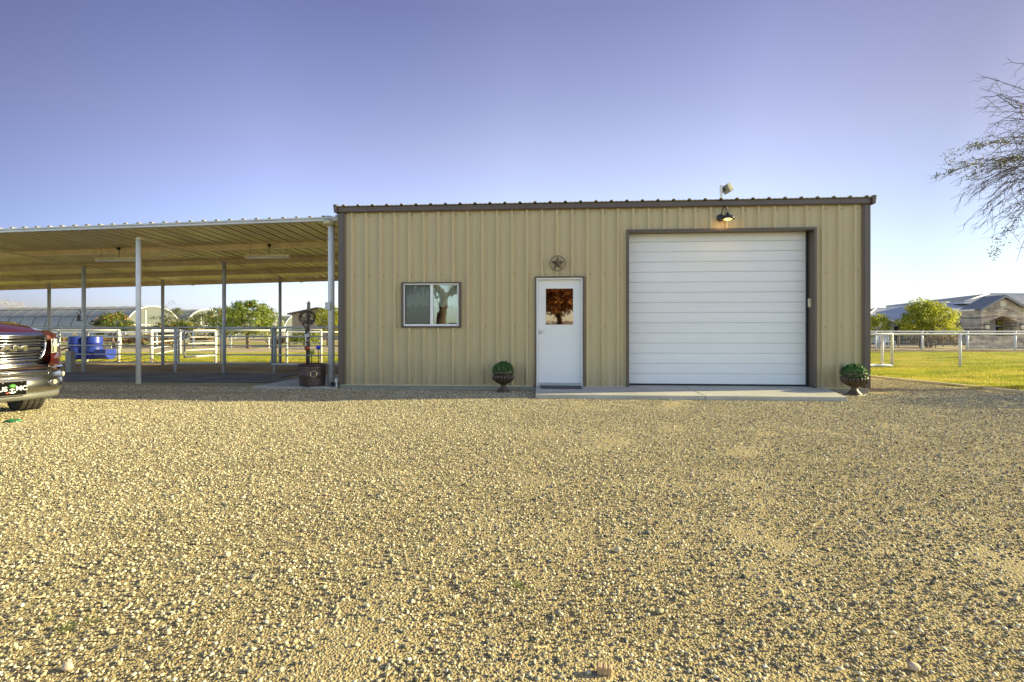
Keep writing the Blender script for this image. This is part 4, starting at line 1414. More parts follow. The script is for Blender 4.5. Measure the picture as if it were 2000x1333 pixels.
cup_light('lime green glass cup light on a thin stem in the copper pot', 608.5, GZ(608, 685, PC.y).z, M['lime'], 0.058, 0.06)
cup_light('dark red glass cup light in front of the wooden post', 600, GZ(600, 677, PC.y).z, M['amber'], 0.055, -0.10)
# garden spot light at the corner
o = empty('garden_spotlight', F(U(652, -0.06), -0.06, 0.03), 0, 'small black spotlight on a white stake at the workshop corner', 'spotlight')
m = MB(); m.lathe([(0.0, 0.0), (0.04, 0.0), (0.05, 0.06), (0.05, 0.09), (0.042, 0.09), (0.03, 0.05), (0, 0.05)], 20); m.xform(Matrix.Translation((0, 0, 0.08)) @ Matrix.Rotation(R(100), 4, 'X')); m.build('lamp_head', M['black'], o)
m = MB(); m.tube([(-0.045, 0, -0.05), (-0.045, 0, 0.06)], 0.012, 6); m.tube([(0.05, 0, -0.05), (0.05, 0, 0.12)], 0.014, 6); m.build('stake', M['pipe'], o)
MB().box(0.0, 0.08, 0.03, 0.07, 0.10, 0.18).build('junction_cap', M['gutter'], o, bevel=0.01)
# river rocks round the pot
rk = [MB().ico((0, 0, 0), 1, 2, 0.08, (1, 0.8, 0.62)).mesh('river_rock', paint('river_rock_%d' % k, c_, 0.8, var=0.25, scale=3)) for k, c_ in enumerate([(0.30, 0.28, 0.25), (0.42, 0.38, 0.31), (0.23, 0.23, 0.22), (0.36, 0.30, 0.24)])]
for k in range(46):
    o = link('river_rock', rk[k % 4])
    a = random.uniform(R(165), R(375)); r = random.uniform(0.27, 0.50)
    s = random.uniform(0.030, 0.055)
    o.location = (PC.x + 0.02 + math.cos(a) * r * 1.15, PC.y + math.sin(a) * r * 0.75, s * 0.35)
    if k % 5 == 0: o.location = (PC.x + random.uniform(0.3, 0.52), PC.y + random.uniform(-0.25, 0.0), s * 0.35)
    o.rotation_euler = (random.uniform(-.3, .3), random.uniform(-.3, .3), random.uniform(0, 6.28)); o.scale = (s, s, s)
    tag(o, 'smooth grey river rock lying round the foot of the copper pot', 'rock', 'river rocks round the copper pot')
# green plastic scrap and brick piece on the gravel
m = MB()
n = 14
V = [(0.11 * math.cos(2 * math.pi * i / n) * (1 + 0.15 * math.sin(i * 2.3)), 0.06 * math.sin(2 * math.pi * i / n), 0.012 + 0.008 * math.sin(i * 1.7)) for i in range(n)]
m.add(V + [(0.0, 0, 0.05), (0.05, 0.01, 0.045)], [(i, (i + 1) % n, n if (i < 4 or i > 10) and False else (n + (1 if V[i][0] > 0.03 else 0))) for i in range(n)], True)
o = m.build('plastic_scrap', paint('green_plastic', (0.03, 0.16, 0.06), 0.5, var=0.2, scale=12)); o.location = G(25, 6.75, 0.0)
s_ = o.modifiers.new('thick', 'SOLIDIFY'); s_.thickness = 0.008
tag(o, 'crumpled green plastic scrap lying on the gravel near the pickup', 'plastic scrap')
m = MB()
for a, b_ in ((-0.026, -0.008), (-0.0065, 0.009), (0.0105, 0.026)):
    m.box(a, b_, -0.014, 0.014, 0, 0.03)
m.box(-0.025, 0.025, -0.0125, 0.0125, 0.001, 0.028)
o = m.build('brick_fragment', paint('tan_brick', (0.42, 0.29, 0.17), 0.9, var=0.2, scale=40), bevel=0.004); o.location = G(1180, 1.79, 0.004); o.rotation_euler = (0.1, 0.05, -0.15)
tag(o, 'small grooved tan brick fragment lying on the nearest gravel', 'brick')

# dry twigs and seed pods strewn over the gravel
m = MB()
for _ in range(150):
    x = random.uniform(-4.5, 6.5); y = 1.6 + 7.2 * random.random() ** 1.6
    a = random.uniform(0, 6.28); L_ = random.uniform(0.03, 0.10); c_ = random.uniform(-1.6, 1.6)
    pts = []
    px_, py_ = x, y
    for i in range(6):
        pts.append((px_, py_, 0.012 + 0.008 * math.sin(i * 0.9 + a)))
        px_ += math.cos(a + c_ * i / 5) * L_ / 5; py_ += math.sin(a + c_ * i / 5) * L_ / 5
    m.tube(pts, [0.0016, 0.0018, 0.0018, 0.0016, 0.0013, 0.0008], 4, False)
tag(m.build('twig_litter', paint('straw_twig', (0.52, 0.42, 0.22), 0.8, var=0.3, scale=2)), 'thin dry twigs scattered over the gravel', kind='stuff')
# small green weeds
for k, (wx, wy, n_) in enumerate(((130, 1235, 26), (175, 1220, 20), (95, 1215, 14), (1010, 1150, 16), (1030, 1158, 10))):
    d_ = CAM_H * 1000 / (wy - HZ)
    m = MB()
    for _ in range(n_):
        a = random.uniform(0, 6.28); r = random.uniform(0.0, 0.02); h = random.uniform(0.012, 0.03)
        bx_, by_ = r * math.cos(a) * 1.6, r * math.sin(a)
        tx_, ty_ = bx_ + 0.02 * math.cos(a), by_ + 0.02 * math.sin(a)
        m.add([(bx_ - 0.002, by_, 0), (bx_ + 0.002, by_, 0), (tx_ + 0.001, ty_, h), (tx_ - 0.001, ty_, h)], [(0, 1, 2, 3)])
    o = m.build('weed_tuft', paint('weed_green_%d' % k, (0.22, 0.25, 0.05), 0.7)); o.location = G(wx, d_, 0.004)
    tag(o, 'tiny yellow-green weed tuft sprouting from the foreground gravel', 'weed', 'weed tufts in the gravel')

# ================================================================== PICKUP
def car_paint():
    m, nt, b = new_mat('deep_red_car_paint')
    b.inputs['Base Color'].default_value = (0.07, 0.007, 0.005, 1)
    b.inputs['Metallic'].default_value = 0.35
    b.inputs['Roughness'].default_value = 0.32
    b.inputs['Coat Weight'].default_value = 1.0
    b.inputs['Coat Roughness'].default_value = 0.03
    f = noise_tex(nt, coords(nt, 'Object'), 6, 4)
    rr = ramp(nt, f, [(0.3, (0.28, 0.28, 0.28)), (0.7, (0.42, 0.42, 0.42))])
    nt.links.new(rr, b.inputs['Roughness'])
    return m
M['red'] = car_paint()
M['chrome'] = paint('chrome', (0.46, 0.46, 0.47), 0.09, metal=1.0, var=0.06, scale=8)
M['satin'] = paint('dusty_chrome_bumper', (0.48, 0.48, 0.46), 0.2, metal=1.0, var=0.15, scale=5)
M['valance'] = paint('grey_valance', (0.12, 0.12, 0.11), 0.5, var=0.15, scale=4)
M['tyre'] = paint('dusty_tyre', (0.05, 0.045, 0.038), 0.85, var=0.4, scale=8)
M['lamp'] = None
lm_, nt, b_ = new_mat('headlamp_lens')
b_.inputs['Base Color'].default_value = (0.55, 0.55, 0.48, 1); b_.inputs['Roughness'].default_value = 0.12; b_.inputs['Coat Weight'].default_value = 1.0; b_.inputs['Metallic'].default_value = 0.4
M['lamp'] = lm_
M['carglass'] = paint('dark_car_glass', (0.02, 0.022, 0.025), 0.05, spec=0.9)
def text_mesh(curve, mat, parent):
    tmp = bpy.data.objects.new('lettering', curve)
    col.objects.link(tmp)
    dg = bpy.context.evaluated_depsgraph_get()
    me = bpy.data.meshes.new_from_object(tmp.evaluated_get(dg))
    bpy.data.objects.remove(tmp)
    me.materials.clear(); me.materials.append(mat)
    return link('lettering', me, parent)
TX, TY, TPSI = -6.73, 6.83, R(70)
tk = empty('pickup_truck', (TX, TY, 0), TPSI, 'dark red pickup with chrome grille and bumper parked at the photo edge', 'pickup')
def loft(secs, half=True):
    """secs: list of (y, [(x,z)...]) half profiles from the sill up to the centre line; mirrored"""
    m = MB()
    full = []
    for y, pr in secs:
        line = [(x, y, z) for x, z in pr] + [(-x, y, z) for x, z in reversed(pr[:-1])]
        full.append(line)
    n = len(full[0])
    vs = [p for l in full for p in l]
    fs = []
    for i in range(len(full) - 1):
        for k in range(n - 1):
            fs.append((i * n + k, i * n + k + 1, (i + 1) * n + k + 1, (i + 1) * n + k))
    m.add(vs, fs, True)
    m.add(full[0], [tuple(range(n))]); m.add(full[-1], [tuple(reversed(range(n)))])
    return m
front = [
    (0.205, [(0.66, .60), (0.67, .80), (0.66, .92), (0.63, 1.06), (0.58, 1.13), (0.47, 1.165), (0.40, 1.178), (0.0, 1.185)]),
    (0.26, [(0.72, .60), (0.74, .80), (0.73, .96), (0.69, 1.10), (0.62, 1.160), (0.49, 1.185), (0.41, 1.215), (0.0, 1.232)]),
    (0.40, [(0.80, .60), (0.83, .82), (0.82, 1.0), (0.77, 1.155), (0.67, 1.205), (0.50, 1.215), (0.41, 1.275), (0.0, 1.295)]),
    (0.85, [(0.83, .60), (0.87, .84), (0.86, 1.03), (0.81, 1.20), (0.70, 1.245), (0.51, 1.25), (0.42, 1.335), (0.0, 1.355)]),
    (1.75, [(0.84, .60), (0.88, .84), (0.87, 1.05), (0.83, 1.24), (0.72, 1.29), (0.52, 1.30), (0.43, 1.37), (0.0, 1.39)]),
]
loft(front).build('hood_and_fenders', M['red'], tk)
loft([(1.76, [(0.84, .45), (0.89, .8), (0.88, 1.05), (0.84, 1.26), (0.0, 1.30)]), (3.95, [(0.84, .45), (0.89, .8), (0.88, 1.05), (0.84, 1.28), (0.0, 1.30)])]).build('cab_body', M['red'], tk)
loft([(1.80, [(0.80, 1.262), (0.0, 1.31)]), (2.45, [(0.66, 1.76), (0.0, 1.80)]), (3.6, [(0.66, 1.78), (0.0, 1.82)]), (3.94, [(0.78, 1.275), (0.0, 1.305)])]).build('cab_roof', M['red'], tk)
m = MB(); m.add([(-0.70, 1.86, 1.33), (0.70, 1.86, 1.33), (0.58, 2.40, 1.745), (-0.58, 2.40, 1.745)], [(0, 1, 2, 3)]); m.xform(Matrix.Translation((0, -0.03, 0.03))); m.build('windshield', M['carglass'], tk)
for s in (-1, 1):
    m = MB(); m.add([(s * 0.80, 2.05, 1.31), (s * 0.80, 3.75, 1.31), (s * 0.70, 3.52, 1.70), (s * 0.70, 2.48, 1.70)], [(0, 1, 2, 3)]); m.build('side_window', M['carglass'], tk)
loft([(4.0, [(0.84, .50), (0.89, .85), (0.88, 1.18), (0.86, 1.21), (0.0, 1.21)]), (5.35, [(0.84, .50), (0.89, .85), (0.88, 1.18), (0.86, 1.21), (0.0, 1.21)])]).build('bed', M['red'], tk)
def gy(x, k=0.11): return 0.035 + k * (abs(x) / 0.5) ** 2.2
XS = [-0.5 + i * 0.05 for i in range(21)]
m = MB()   # black backing
for a, b_ in zip(XS[:-1], XS[1:]):
    m.add([(a, gy(a) + 0.045, 0.77), (b_, gy(b_) + 0.045, 0.77), (b_, gy(b_) + 0.045, 1.14), (a, gy(a) + 0.045, 1.14)], [(0, 1, 2, 3)])
gr = m.build('grille', M['dark'], tk)
def gh(z):       # half width of the opening at height z
    t = (z - 0.80) / 0.33
    return 0.40 + 0.10 * math.sin(math.pi * min(1, max(0, t * 0.62 + 0.05)))
for k, z in enumerate((1.105, 1.062, 1.019, 0.908, 0.868, 0.828)):
    w = gh(z)
    pts = [(w * t, gy(w * t) + 0.012, z) for t in [-1 + i / 10 for i in range(21)]]
    MB().tube(pts, 0.0115, 6).build('grille_bar', M['chrome'], gr)
for z in (0.995, 0.935):
    w = gh(z)
    pts = [(w * t, gy(w * t) + 0.006, z) for t in [-1 + i / 10 for i in range(21)]]
    MB().tube(pts, 0.008, 6).build('grille_bar', M['chrome'], gr)
prof = [(gh(0.80 + 0.33 * i / 8), 0.80 + 0.33 * i / 8) for i in range(9)]
loop = [(x, gy(x), z) for x, z in prof] + [(x, gy(x), 1.133) for x in [0.44 - 0.88 * i / 12 for i in range(13)]] + [(-x, gy(x), z) for x, z in reversed(prof)] + [(x, gy(x), 0.795) for x in [-0.40 + 0.8 * i / 12 for i in range(13)]]
MB().tube(loop + [loop[0]], 0.021, 8).build('grille_surround', M['chrome'], gr)
m = MB()   # chrome bands above and below the opening
def band(m, z0, z1, y0, y1, w, yf, th=0.03):
    n = 20
    xs = [-w + 2 * w * i / n for i in range(n + 1)]
    for a, b_ in zip(xs[:-1], xs[1:]):
        m.add([(a, yf(a) + y0, z0), (b_, yf(b_) + y0, z0), (b_, yf(b_) + y1, z1), (a, yf(a) + y1, z1),
               (a, yf(a) + y0 + th, z0), (b_, yf(b_) + y0 + th, z0), (b_, yf(b_) + y1 + th, z1), (a, yf(a) + y1 + th, z1)],
              [(0, 1, 2, 3), (3, 2, 6, 7), (0, 4, 5, 1)], True)
    return m
band(m, 1.138, 1.182, -0.012, 0.10, 0.50, gy)
m.build('upper_band', M['chrome'], gr)
m = band(MB(), 0.70, 0.775, -0.03, -0.005, 0.52, gy); m.build('lower_band', M['chrome'], gr)
fc = bpy.data.curves.new('lettering', 'FONT')
fc.body = 'RAM'
fc.size = 0.098; fc.extrude = 0.010; fc.align_x = 'CENTER'; fc.offset = 0.004; fc.space_character = 0.98; fc.bevel_depth = 0.002
lt = text_mesh(fc, M['chrome'], gr); lt.location = (0.0, -0.012, 0.932); lt.rotation_euler = (R(90), 0, 0); lt.scale = (2.1, 1, 1)
# bumper
def by(x): return -0.045 + 0.27 * (abs(x) / 0.73) ** 2.6
bp = MB()
n = 28
bpf = [(0.14, 0.665), (0.0, 0.66), (-0.025, 0.645), (-0.03, 0.57), (-0.03, 0.555), (-0.045, 0.545), (-0.048, 0.42), (-0.035, 0.37), (0.0, 0.345), (0.10, 0.34)]
xs = [-0.71 + 1.42 * i / n for i in range(n + 1)]
vs = []
for x in xs:
    sh = 1 - 0.10 * (abs(x) / 0.8) ** 4
    for y, z in bpf:
        vs.append((x, by(x) + y, 0.5 + (z - 0.5) * sh))
k = len(bpf)
bp.add(vs, [(i * k + j, (i + 1) * k + j, (i + 1) * k + j + 1, i * k + j + 1) for i in range(n) for j in range(k - 1)], True)
bm_ = bp.build('bumper', M['satin'], tk)
m = band(MB(), 0.575, 0.635, -0.035, -0.033, 0.50, by, 0.01); m.build('intake', M['dark'], bm_)
m = MB()
for i in range(34):
    x = -0.49 + i * 0.029
    for j in range(2):
        z = 0.577 + 0.03 * j
        m.bar((x, by(x) - 0.038, z), (x + 0.015, by(x + 0.015) - 0.038, z + 0.015), 0.004, 0.005)
        m.bar((x + 0.015, by(x + 0.015) - 0.038, z + 0.015), (x + 0.029, by(x + 0.029) - 0.038, z), 0.004, 0.005)
m.build('intake_mesh', M['satin'], bm_)
pts = [(x, by(x) - 0.037, 0.572) for x in xs if abs(x) < 0.5]
pts2 = [(x, by(x) - 0.037, 0.638) for x in reversed(xs) if abs(x) < 0.5]
MB().tube(pts + pts2 + [pts[0]], 0.008, 6).build('intake_rim', M['chrome'], bm_)
m = MB(); band(m, 0.26, 0.345, 0.005, -0.015, 0.68, by, 0.06); m.build('valance', M['valance'], tk)
for s in (-1, 1):
    x0 = 0.56 * s
    ov = []
    for i in range(25):
        a = 2 * math.pi * i / 24
        x = x0 + 0.088 * math.cos(a); z = 0.475 + 0.048 * math.sin(a)
        ov.append((x, by(x) - 0.052, z))
    fo = MB().tube(ov, 0.012, 8).build('fog_lamp', M['chrome'], tk)
    m = MB(); m.add([(x0, by(x0) - 0.050, 0.475)] + [(p[0], p[1] + 0.001, p[2]) for p in ov[:-1]], [(0, 1 + i, 1 + (i + 1) % 24) for i in range(24)]); m.build('fog_recess', M['dark'], fo)
    m = MB(); m.lathe([(0.0, 0.0), (0.026, 0.002), (0.032, 0.012)], 16); m.xform(Matrix.Translation((x0 - 0.01 * s, by(x0) - 0.055, 0.475)) @ Matrix.Rotation(R(90), 4, 'X')); m.build('fog_lens', M['lamp'], fo)
    # headlight wraps round the corner
    def hy(t): return 0.05 + 0.10 * t + 0.19 * t ** 2.2
    hx = lambda t: s * (0.515 + 0.245 * t)
    m = MB()
    N = 10
    vs = []
    for i in range(N + 1):
        t = i / N
        zb_ = 0.885 + 0.02 * t; zt_ = 1.085 - 0.015 * t + (0.03 * math.sin(t * 3.1))
        for j in range(5):
            q_ = j / 4
            vs.append((hx(t), hy(t) - 0.012 + 0.03 * (q_ - 0.4) ** 2, zb_ + (zt_ - zb_) * q_))
    m.add(vs, [(i * 5 + j, (i + 1) * 5 + j, (i + 1) * 5 + j + 1, i * 5 + j + 1) for i in range(N) for j in range(4)], True)
    hl = m.build('headlight', M['lamp'], tk)
    m = MB(); m.tube([(hx(0.08), hy(0.08) - 0.014, 1.07), (hx(0.1), hy(0.1) - 0.014, 0.9)], 0.008, 6); m.tube([(hx(0.1), hy(0.1) - 0.016, 1.09), (hx(0.5), hy(0.5) - 0.016, 1.105), (hx(0.95), hy(0.95) - 0.01, 1.085)], 0.012, 6); m.tube([(hx(0.55), hy(0.55) - 0.01, 1.08), (hx(0.5), hy(0.5) - 0.012, 0.9)], 0.02, 6); m.build('reflector', M['chrome'], hl)
    # painted fascia below the lamp
    m = MB()
    vs = []
    for i in range(N + 1):
        t = i / N
        zb_ = 0.70 + 0.02 * t; zt_ = 0.878 + 0.02 * t
        for j, (q_, dy) in enumerate(((0, 0.02), (0.1, -0.012), (0.55, -0.02), (0.9, -0.006), (1.0, 0.015))):
            vs.append((hx(t) - s * 0.03 * (1 - q_) * (1 - t), hy(t) + dy, zb_ + (zt_ - zb_) * q_))
    m.add(vs, [(i * 5 + j, (i + 1) * 5 + j, (i + 1) * 5 + j + 1, i * 5 + j + 1) for i in range(N) for j in range(4)], True)
    m.build('corner_fascia', M['red'], tk)
    m = MB(); m.hexa([(s * 0.52, 0.05, 0.672), (s * 0.80, 0.30, 0.672), (s * 0.84, 0.42, 0.672), (s * 0.52, 0.4, 0.672)], [(s * 0.52, 0.05, 0.70), (s * 0.78, 0.30, 0.71), (s * 0.82, 0.42, 0.71), (s * 0.52, 0.4, 0.70)]); m.build('step_trim', M['satin'], tk, bevel=0.006)
    m = MB(); m.hexa([(s * 0.70, 0.20, 0.42), (s * 0.82, 0.33, 0.42), (s * 0.84, 0.5, 0.42), (s * 0.70, 0.5, 0.42)], [(s * 0.70, 0.18, 0.67), (s * 0.81, 0.31, 0.67), (s * 0.83, 0.5, 0.67), (s * 0.70, 0.5, 0.67)]); m.build('corner_cladding', M['black'], tk)
    m = MB(); m.ico((s * 0.80, 0.325, 0.56), 0.045, 2, sc=(0.8, 0.8, 1.1)); m.build('side_marker', M['lamp'], tk)
    for wy, st_ in ((0.98, R(-8)), (4.35, 0)):
        w = empty('wheel', (s * 0.68, wy, 0.385), st_); w.parent = tk
        m = MB()
        m.lathe([(0.235, -0.125), (0.34, -0.135), (0.372, -0.115), (0.382, -0.06), (0.382, 0.06), (0.372, 0.115), (0.34, 0.135), (0.235, 0.125)], 48)
        for i in range(40):
            for j, (z0_, z1_) in enumerate(((-0.128, -0.075), (-0.062, -0.008), (0.008, 0.062), (0.075, 0.128))):
                a = 2 * math.pi * (i + 0.5 * (j % 2)) / 40
                r0, r1 = 0.372, 0.397 if abs(z0_ + z1_) < 0.15 else 0.391
                da = 0.052; sk = 0.03 * (1 if j % 2 else -1)
                q4 = lambda r: [(r * math.cos(a - da), r * math.sin(a - da), z0_), (r * math.cos(a + da), r * math.sin(a + da), z0_), (r * math.cos(a + da + sk), r * math.sin(a + da + sk), z1_), (r * math.cos(a - da + sk), r * math.sin(a - da + sk), z1_)]
                m.hexa(q4(r0), q4(r1))
        m.xform(Matrix.Rotation(R(90), 4, 'Y'))
        m.build('tyre', M['tyre'], w)
        m = MB(); m.lathe([(0.0, 0.04), (0.06, 0.05), (0.08, 0.03), (0.2, 0.05), (0.236, 0.10)], 32)
        for i in range(6):
            a = 2 * math.pi * i / 6; m.bar((0.05 * math.cos(a), 0.05 * math.sin(a), 0.06), (0.22 * math.cos(a), 0.22 * math.sin(a), 0.085), 0.05, 0.02)
        m.xform(Matrix.Rotation(R(90 * s), 4, 'Y')); m.build('rim', M['satin'], w)
    m = MB(); m.tube([(s * 0.885, 0.98 + 0.46 * math.cos(a), 0.40 + 0.46 * math.sin(a)) for a in [math.pi * i / 14 for i in range(15)]], 0.025, 6); m.tube([(s * 0.89, 4.35 + 0.46 * math.cos(a), 0.40 + 0.46 * math.sin(a)) for a in [math.pi * i / 14 for i in range(15)]], 0.025, 6); m.build('fender_flare', M['black'], tk)
    m = MB(); m.box(s * 0.98 - 0.10, s * 0.98 + 0.10, 2.0, 2.09, 1.18, 1.36); m.box(min(s * 0.85, s * 0.9), max(s * 0.85, s * 0.9), 2.02, 2.07, 1.2, 1.24); m.build('mirror', M['black'], tk, bevel=0.03)
    m = MB(); m.box(min(s * 0.892, s * 0.90), max(s * 0.892, s * 0.90), 2.75, 2.95, 1.03, 1.07); m.build('door_handle', M['chrome'], tk, bevel=0.005)
m = MB(); m.box(-0.72, 0.72, 0.55, 1.5, 0.33, 0.60); m.build('underbody', M['dark'], tk)
# number plate
pl = MB().box(-0.155, 0.155, -0.006, 0.0, -0.09, 0.09).build('plate', paint('black_plate', (0.006, 0.006, 0.006), 0.8, spec=0.05), tk, bevel=0.003)
pl.location = (0.0, by(0.0) - 0.052, 0.435)
MB().box(-0.163, 0.163, -0.004, 0.002, 0.0905, 0.098).box(-0.163, 0.163, -0.004, 0.002, -0.098, -0.0905).box(-0.163, -0.1555, -0.004, 0.002, -0.0905, 0.0905).box(0.1555, 0.163, -0.004, 0.002, -0.0905, 0.0905).build('plate_frame', M['satin'], pl)
M['ink'] = paint('white_lettering', (0.85, 0.85, 0.85), 0.5, var=0.02)
for body, x in (('US', -0.10), ('MC', 0.10)):
    fc = bpy.data.curves.new('lettering', 'FONT'); fc.body = body; fc.size = 0.085; fc.extrude = 0.001; fc.align_x = 'CENTER'; fc.offset = 0.0015
    t_ = text_mesh(fc, M['ink'], pl); t_.location = (x, -0.008, -0.03); t_.rotation_euler = (R(90), 0, 0)
m = MB(); m.lathe([(0.0, 0.006), (0.03, 0.0)], 20); m.xform(Matrix.Translation((0, -0.007, 0.028)) @ Matrix.Rotation(R(90), 4, 'X')); m.xform(Matrix.Diagonal((1.5, 1, 1.05, 1))); m.build('globe', paint('green_globe', (0.10, 0.32, 0.06), 0.5), pl)
m = MB(); m.bar((0, -0.009, 0.0), (0, -0.009, -0.055), 0.012, 0.003); m.bar((-0.035, -0.009, -0.045), (0, -0.009, -0.06), 0.003, 0.012); m.bar((0.035, -0.009, -0.045), (0, -0.009, -0.06), 0.003, 0.012); m.bar((-0.028, -0.009, -0.012), (0.028, -0.009, -0.012), 0.003, 0.008); m.build('anchor', M['ink'], pl)
m = MB(); m.bar((-0.065, -0.009, -0.058), (-0.025, -0.009, -0.05), 0.003, 0.012); m.build('red_bar', paint('red_ink', (0.5, 0.06, 0.02), 0.5), pl)
for x in (-0.1, 0.1):
    MB().ico((x, -0.008, 0.075), 0.007, 1).build('bolt', M['steel'], pl)

# ================================================================== TREES AND SHRUBS
M['bark'] = paint('dry_bark', (0.14, 0.105, 0.075), 0.9, var=0.5, scale=12, stretch=(3, 3, 0.5), bmp=0.9, bscale=25)
M['twig'] = paint('dark_twig', (0.11, 0.09, 0.07), 0.85, var=0.3, scale=8)
M['orange'] = paint('orange_fruit', (0.50, 0.21, 0.02), 0.5, var=0.1)
LM = {
    'citrus': leaf_mat('citrus_leaf', [(0, (0.03, 0.05, 0.012)), (0.4, (0.10, 0.13, 0.02)), (0.8, (0.22, 0.235, 0.045)), (1, (0.31, 0.29, 0.07))], 0.35),
    'bright': leaf_mat('bright_leaf', [(0, (0.05, 0.085, 0.014)), (0.35, (0.16, 0.22, 0.03)), (0.75, (0.34, 0.39, 0.07)), (1, (0.46, 0.47, 0.12))], 0.45),
    'grey': leaf_mat('grey_green_leaf', [(0, (0.06, 0.07, 0.03)), (0.5, (0.13, 0.15, 0.06)), (1, (0.24, 0.24, 0.11))], 0.35),
    'yellow': leaf_mat('yellow_green_leaf', [(0, (0.15, 0.165, 0.018)), (0.35, (0.36, 0.38, 0.035)), (0.75, (0.46, 0.48, 0.06)), (1, (0.55, 0.53, 0.11))], 0.5),
    'dry': leaf_mat('dry_leaf', [(0, (0.14, 0.09, 0.045)), (0.5, (0.26, 0.18, 0.09)), (1, (0.40, 0.30, 0.16))], 0.3),
    'mesquite': leaf_mat('mesquite_leaf', [(0, (0.07, 0.075, 0.02)), (0.5, (0.15, 0.15, 0.04)), (1, (0.26, 0.24, 0.08))], 0.35),
    'pale': leaf_mat('pale_twiggery', [(0, (0.36, 0.32, 0.25)), (1, (0.56, 0.51, 0.42))], 0.3),
    'rust': leaf_mat('rust_leaf', [(0, (0.16, 0.07, 0.03)), (0.5, (0.38, 0.19, 0.08)), (1, (0.60, 0.36, 0.16))], 0.4),
}
def crown(center, rad, clumps, per, csize, leaf, mat, gap=0.0, flat_bottom=-0.75, name='crown', shell=0.5):
    c = np.array(center); rad = np.array(rad)
    Ps, Ds, Rn = [], [], []
    for _ in range(clumps):
        d = rng.normal(0, 1, 3); d /= np.linalg.norm(d)
        if d[2] < flat_bottom: d[2] = -d[2]
        rr = shell + (1 - shell) * rng.random() ** 0.6
        rr *= 1 + rng.normal(0, 0.07)
        cc = c + d * rad * rr
        n = int(per * rng.uniform(0.6, 1.4))
        e = rng.normal(0, 1, (n, 3)); e /= np.linalg.norm(e, axis=1)[:, None]
        e *= csize * rng.uniform(0.7, 1.2) * rng.random((n, 1)) ** 0.5 * np.array([1, 1, 0.75])
        Ps.append(cc + e); Ds.append(e + d * 0.3 * csize + np.array([0, 0, 0.15 * csize]))
        base = rng.uniform(0.15, 0.75)
        Rn.append(np.clip(base + rng.normal(0, 0.18, n), 0, 1))
    P = np.concatenate(Ps); D = np.concatenate(Ds)
    D = D / (np.linalg.norm(D, axis=1)[:, None] + 1e-9)
    V, Fc = leaf_cloud(len(P), lambda n: (P, D), leaf)
    return np_mesh(name, V, Fc, mat, rnd=np.repeat(np.concatenate(Rn), 4))

def limb_mesh(mb, p, d, L, r, lvl, spread=0.6, droop=0.0, kids=3, sides=7, tips=None):
    pts, rs = [Vector(p)], [r]
    d = Vector(d).normalized()
    n = 5
    for i in range(n):
        d = (d + Vector((random.gauss(0, .13), random.gauss(0, .13), random.gauss(0, .10) - droop * (i + 1) / n))).normalized()
        pts.append(pts[-1] + d * L / n)
        rs.append(r * (1 - 0.6 * (i + 1) / n))
    mb.tube(pts, rs, sides if lvl > 1 else 4, False)
    if lvl > 0:
        for k in range(kids):
            i = random.randint(2, n)
            dd = (d + Vector((random.gauss(0, spread), random.gauss(0, spread), random.gauss(0.05, spread * 0.6)))).normalized()
            limb_mesh(mb, pts[i], dd, L * random.uniform(0.55, 0.8), rs[i] * 0.75, lvl - 1, spread, droop, kids, sides, tips)
    elif tips is not None:
        tips.append(pts[-1]); tips.append(pts[-3])

def tree(name, label, cat, loc, trunk_h, trunk_r, cz_, rad, clumps, per, csize, leaf, mat, group=None, flat=-0.75, stems=1, shell=0.5, fruit=0, limbs=5):
    root = empty(name, loc, random.uniform(0, 6.28), label, cat, group)
    m = MB()
    for s in range(stems):
        a = random.uniform(0, 6.28)
        off = 0.0 if stems == 1 else trunk_r * 1.5
        b0 = Vector((off * math.cos(a), off * math.sin(a), -0.1))
        t0 = b0 + Vector((random.uniform(-.1, .1) + off * math.cos(a), random.uniform(-.1, .1) + off * math.sin(a), trunk_h + 0.1))
        m.tube([b0, b0.lerp(t0, 0.5) + Vector((0.03, -0.02, 0)), t0], [trunk_r * 1.25, trunk_r, trunk_r * 0.85], 8)
        for k in range(limbs):
            a2 = a + 6.28 * k / limbs + random.uniform(-.4, .4)
            e = Vector((rad[0] * 0.62 * math.cos(a2), rad[1] * 0.62 * math.sin(a2), cz_ + random.uniform(-0.25, 0.45) * rad[2]))
            m.tube([t0, t0.lerp(e, 0.5) + Vector((0, 0, 0.12 * rad[2])), e], [trunk_r * 0.6, trunk_r * 0.38, trunk_r * 0.12], 6)
    m.build('trunk', M['bark'], root)
    me = crown((0, 0, cz_), rad, clumps, per, csize, leaf, LM[mat], flat_bottom=flat, shell=shell)
    link('crown', me, root)
    if fruit:
        fm = MB().ico((0, 0, 0), 0.042, 1).mesh('orange', M['orange'])
        for _ in range(fruit):
            d = rng.normal(0, 1, 3); d[1] = d[1]; d /= np.linalg.norm(d)
            if d[2] < -0.5: d[2] *= -1
            o = link('orange', fm, root); o.location = Vector((0, 0, cz_)) + Vector(d * np.array(rad) * rng.uniform(0.86, 1.02))
    return root

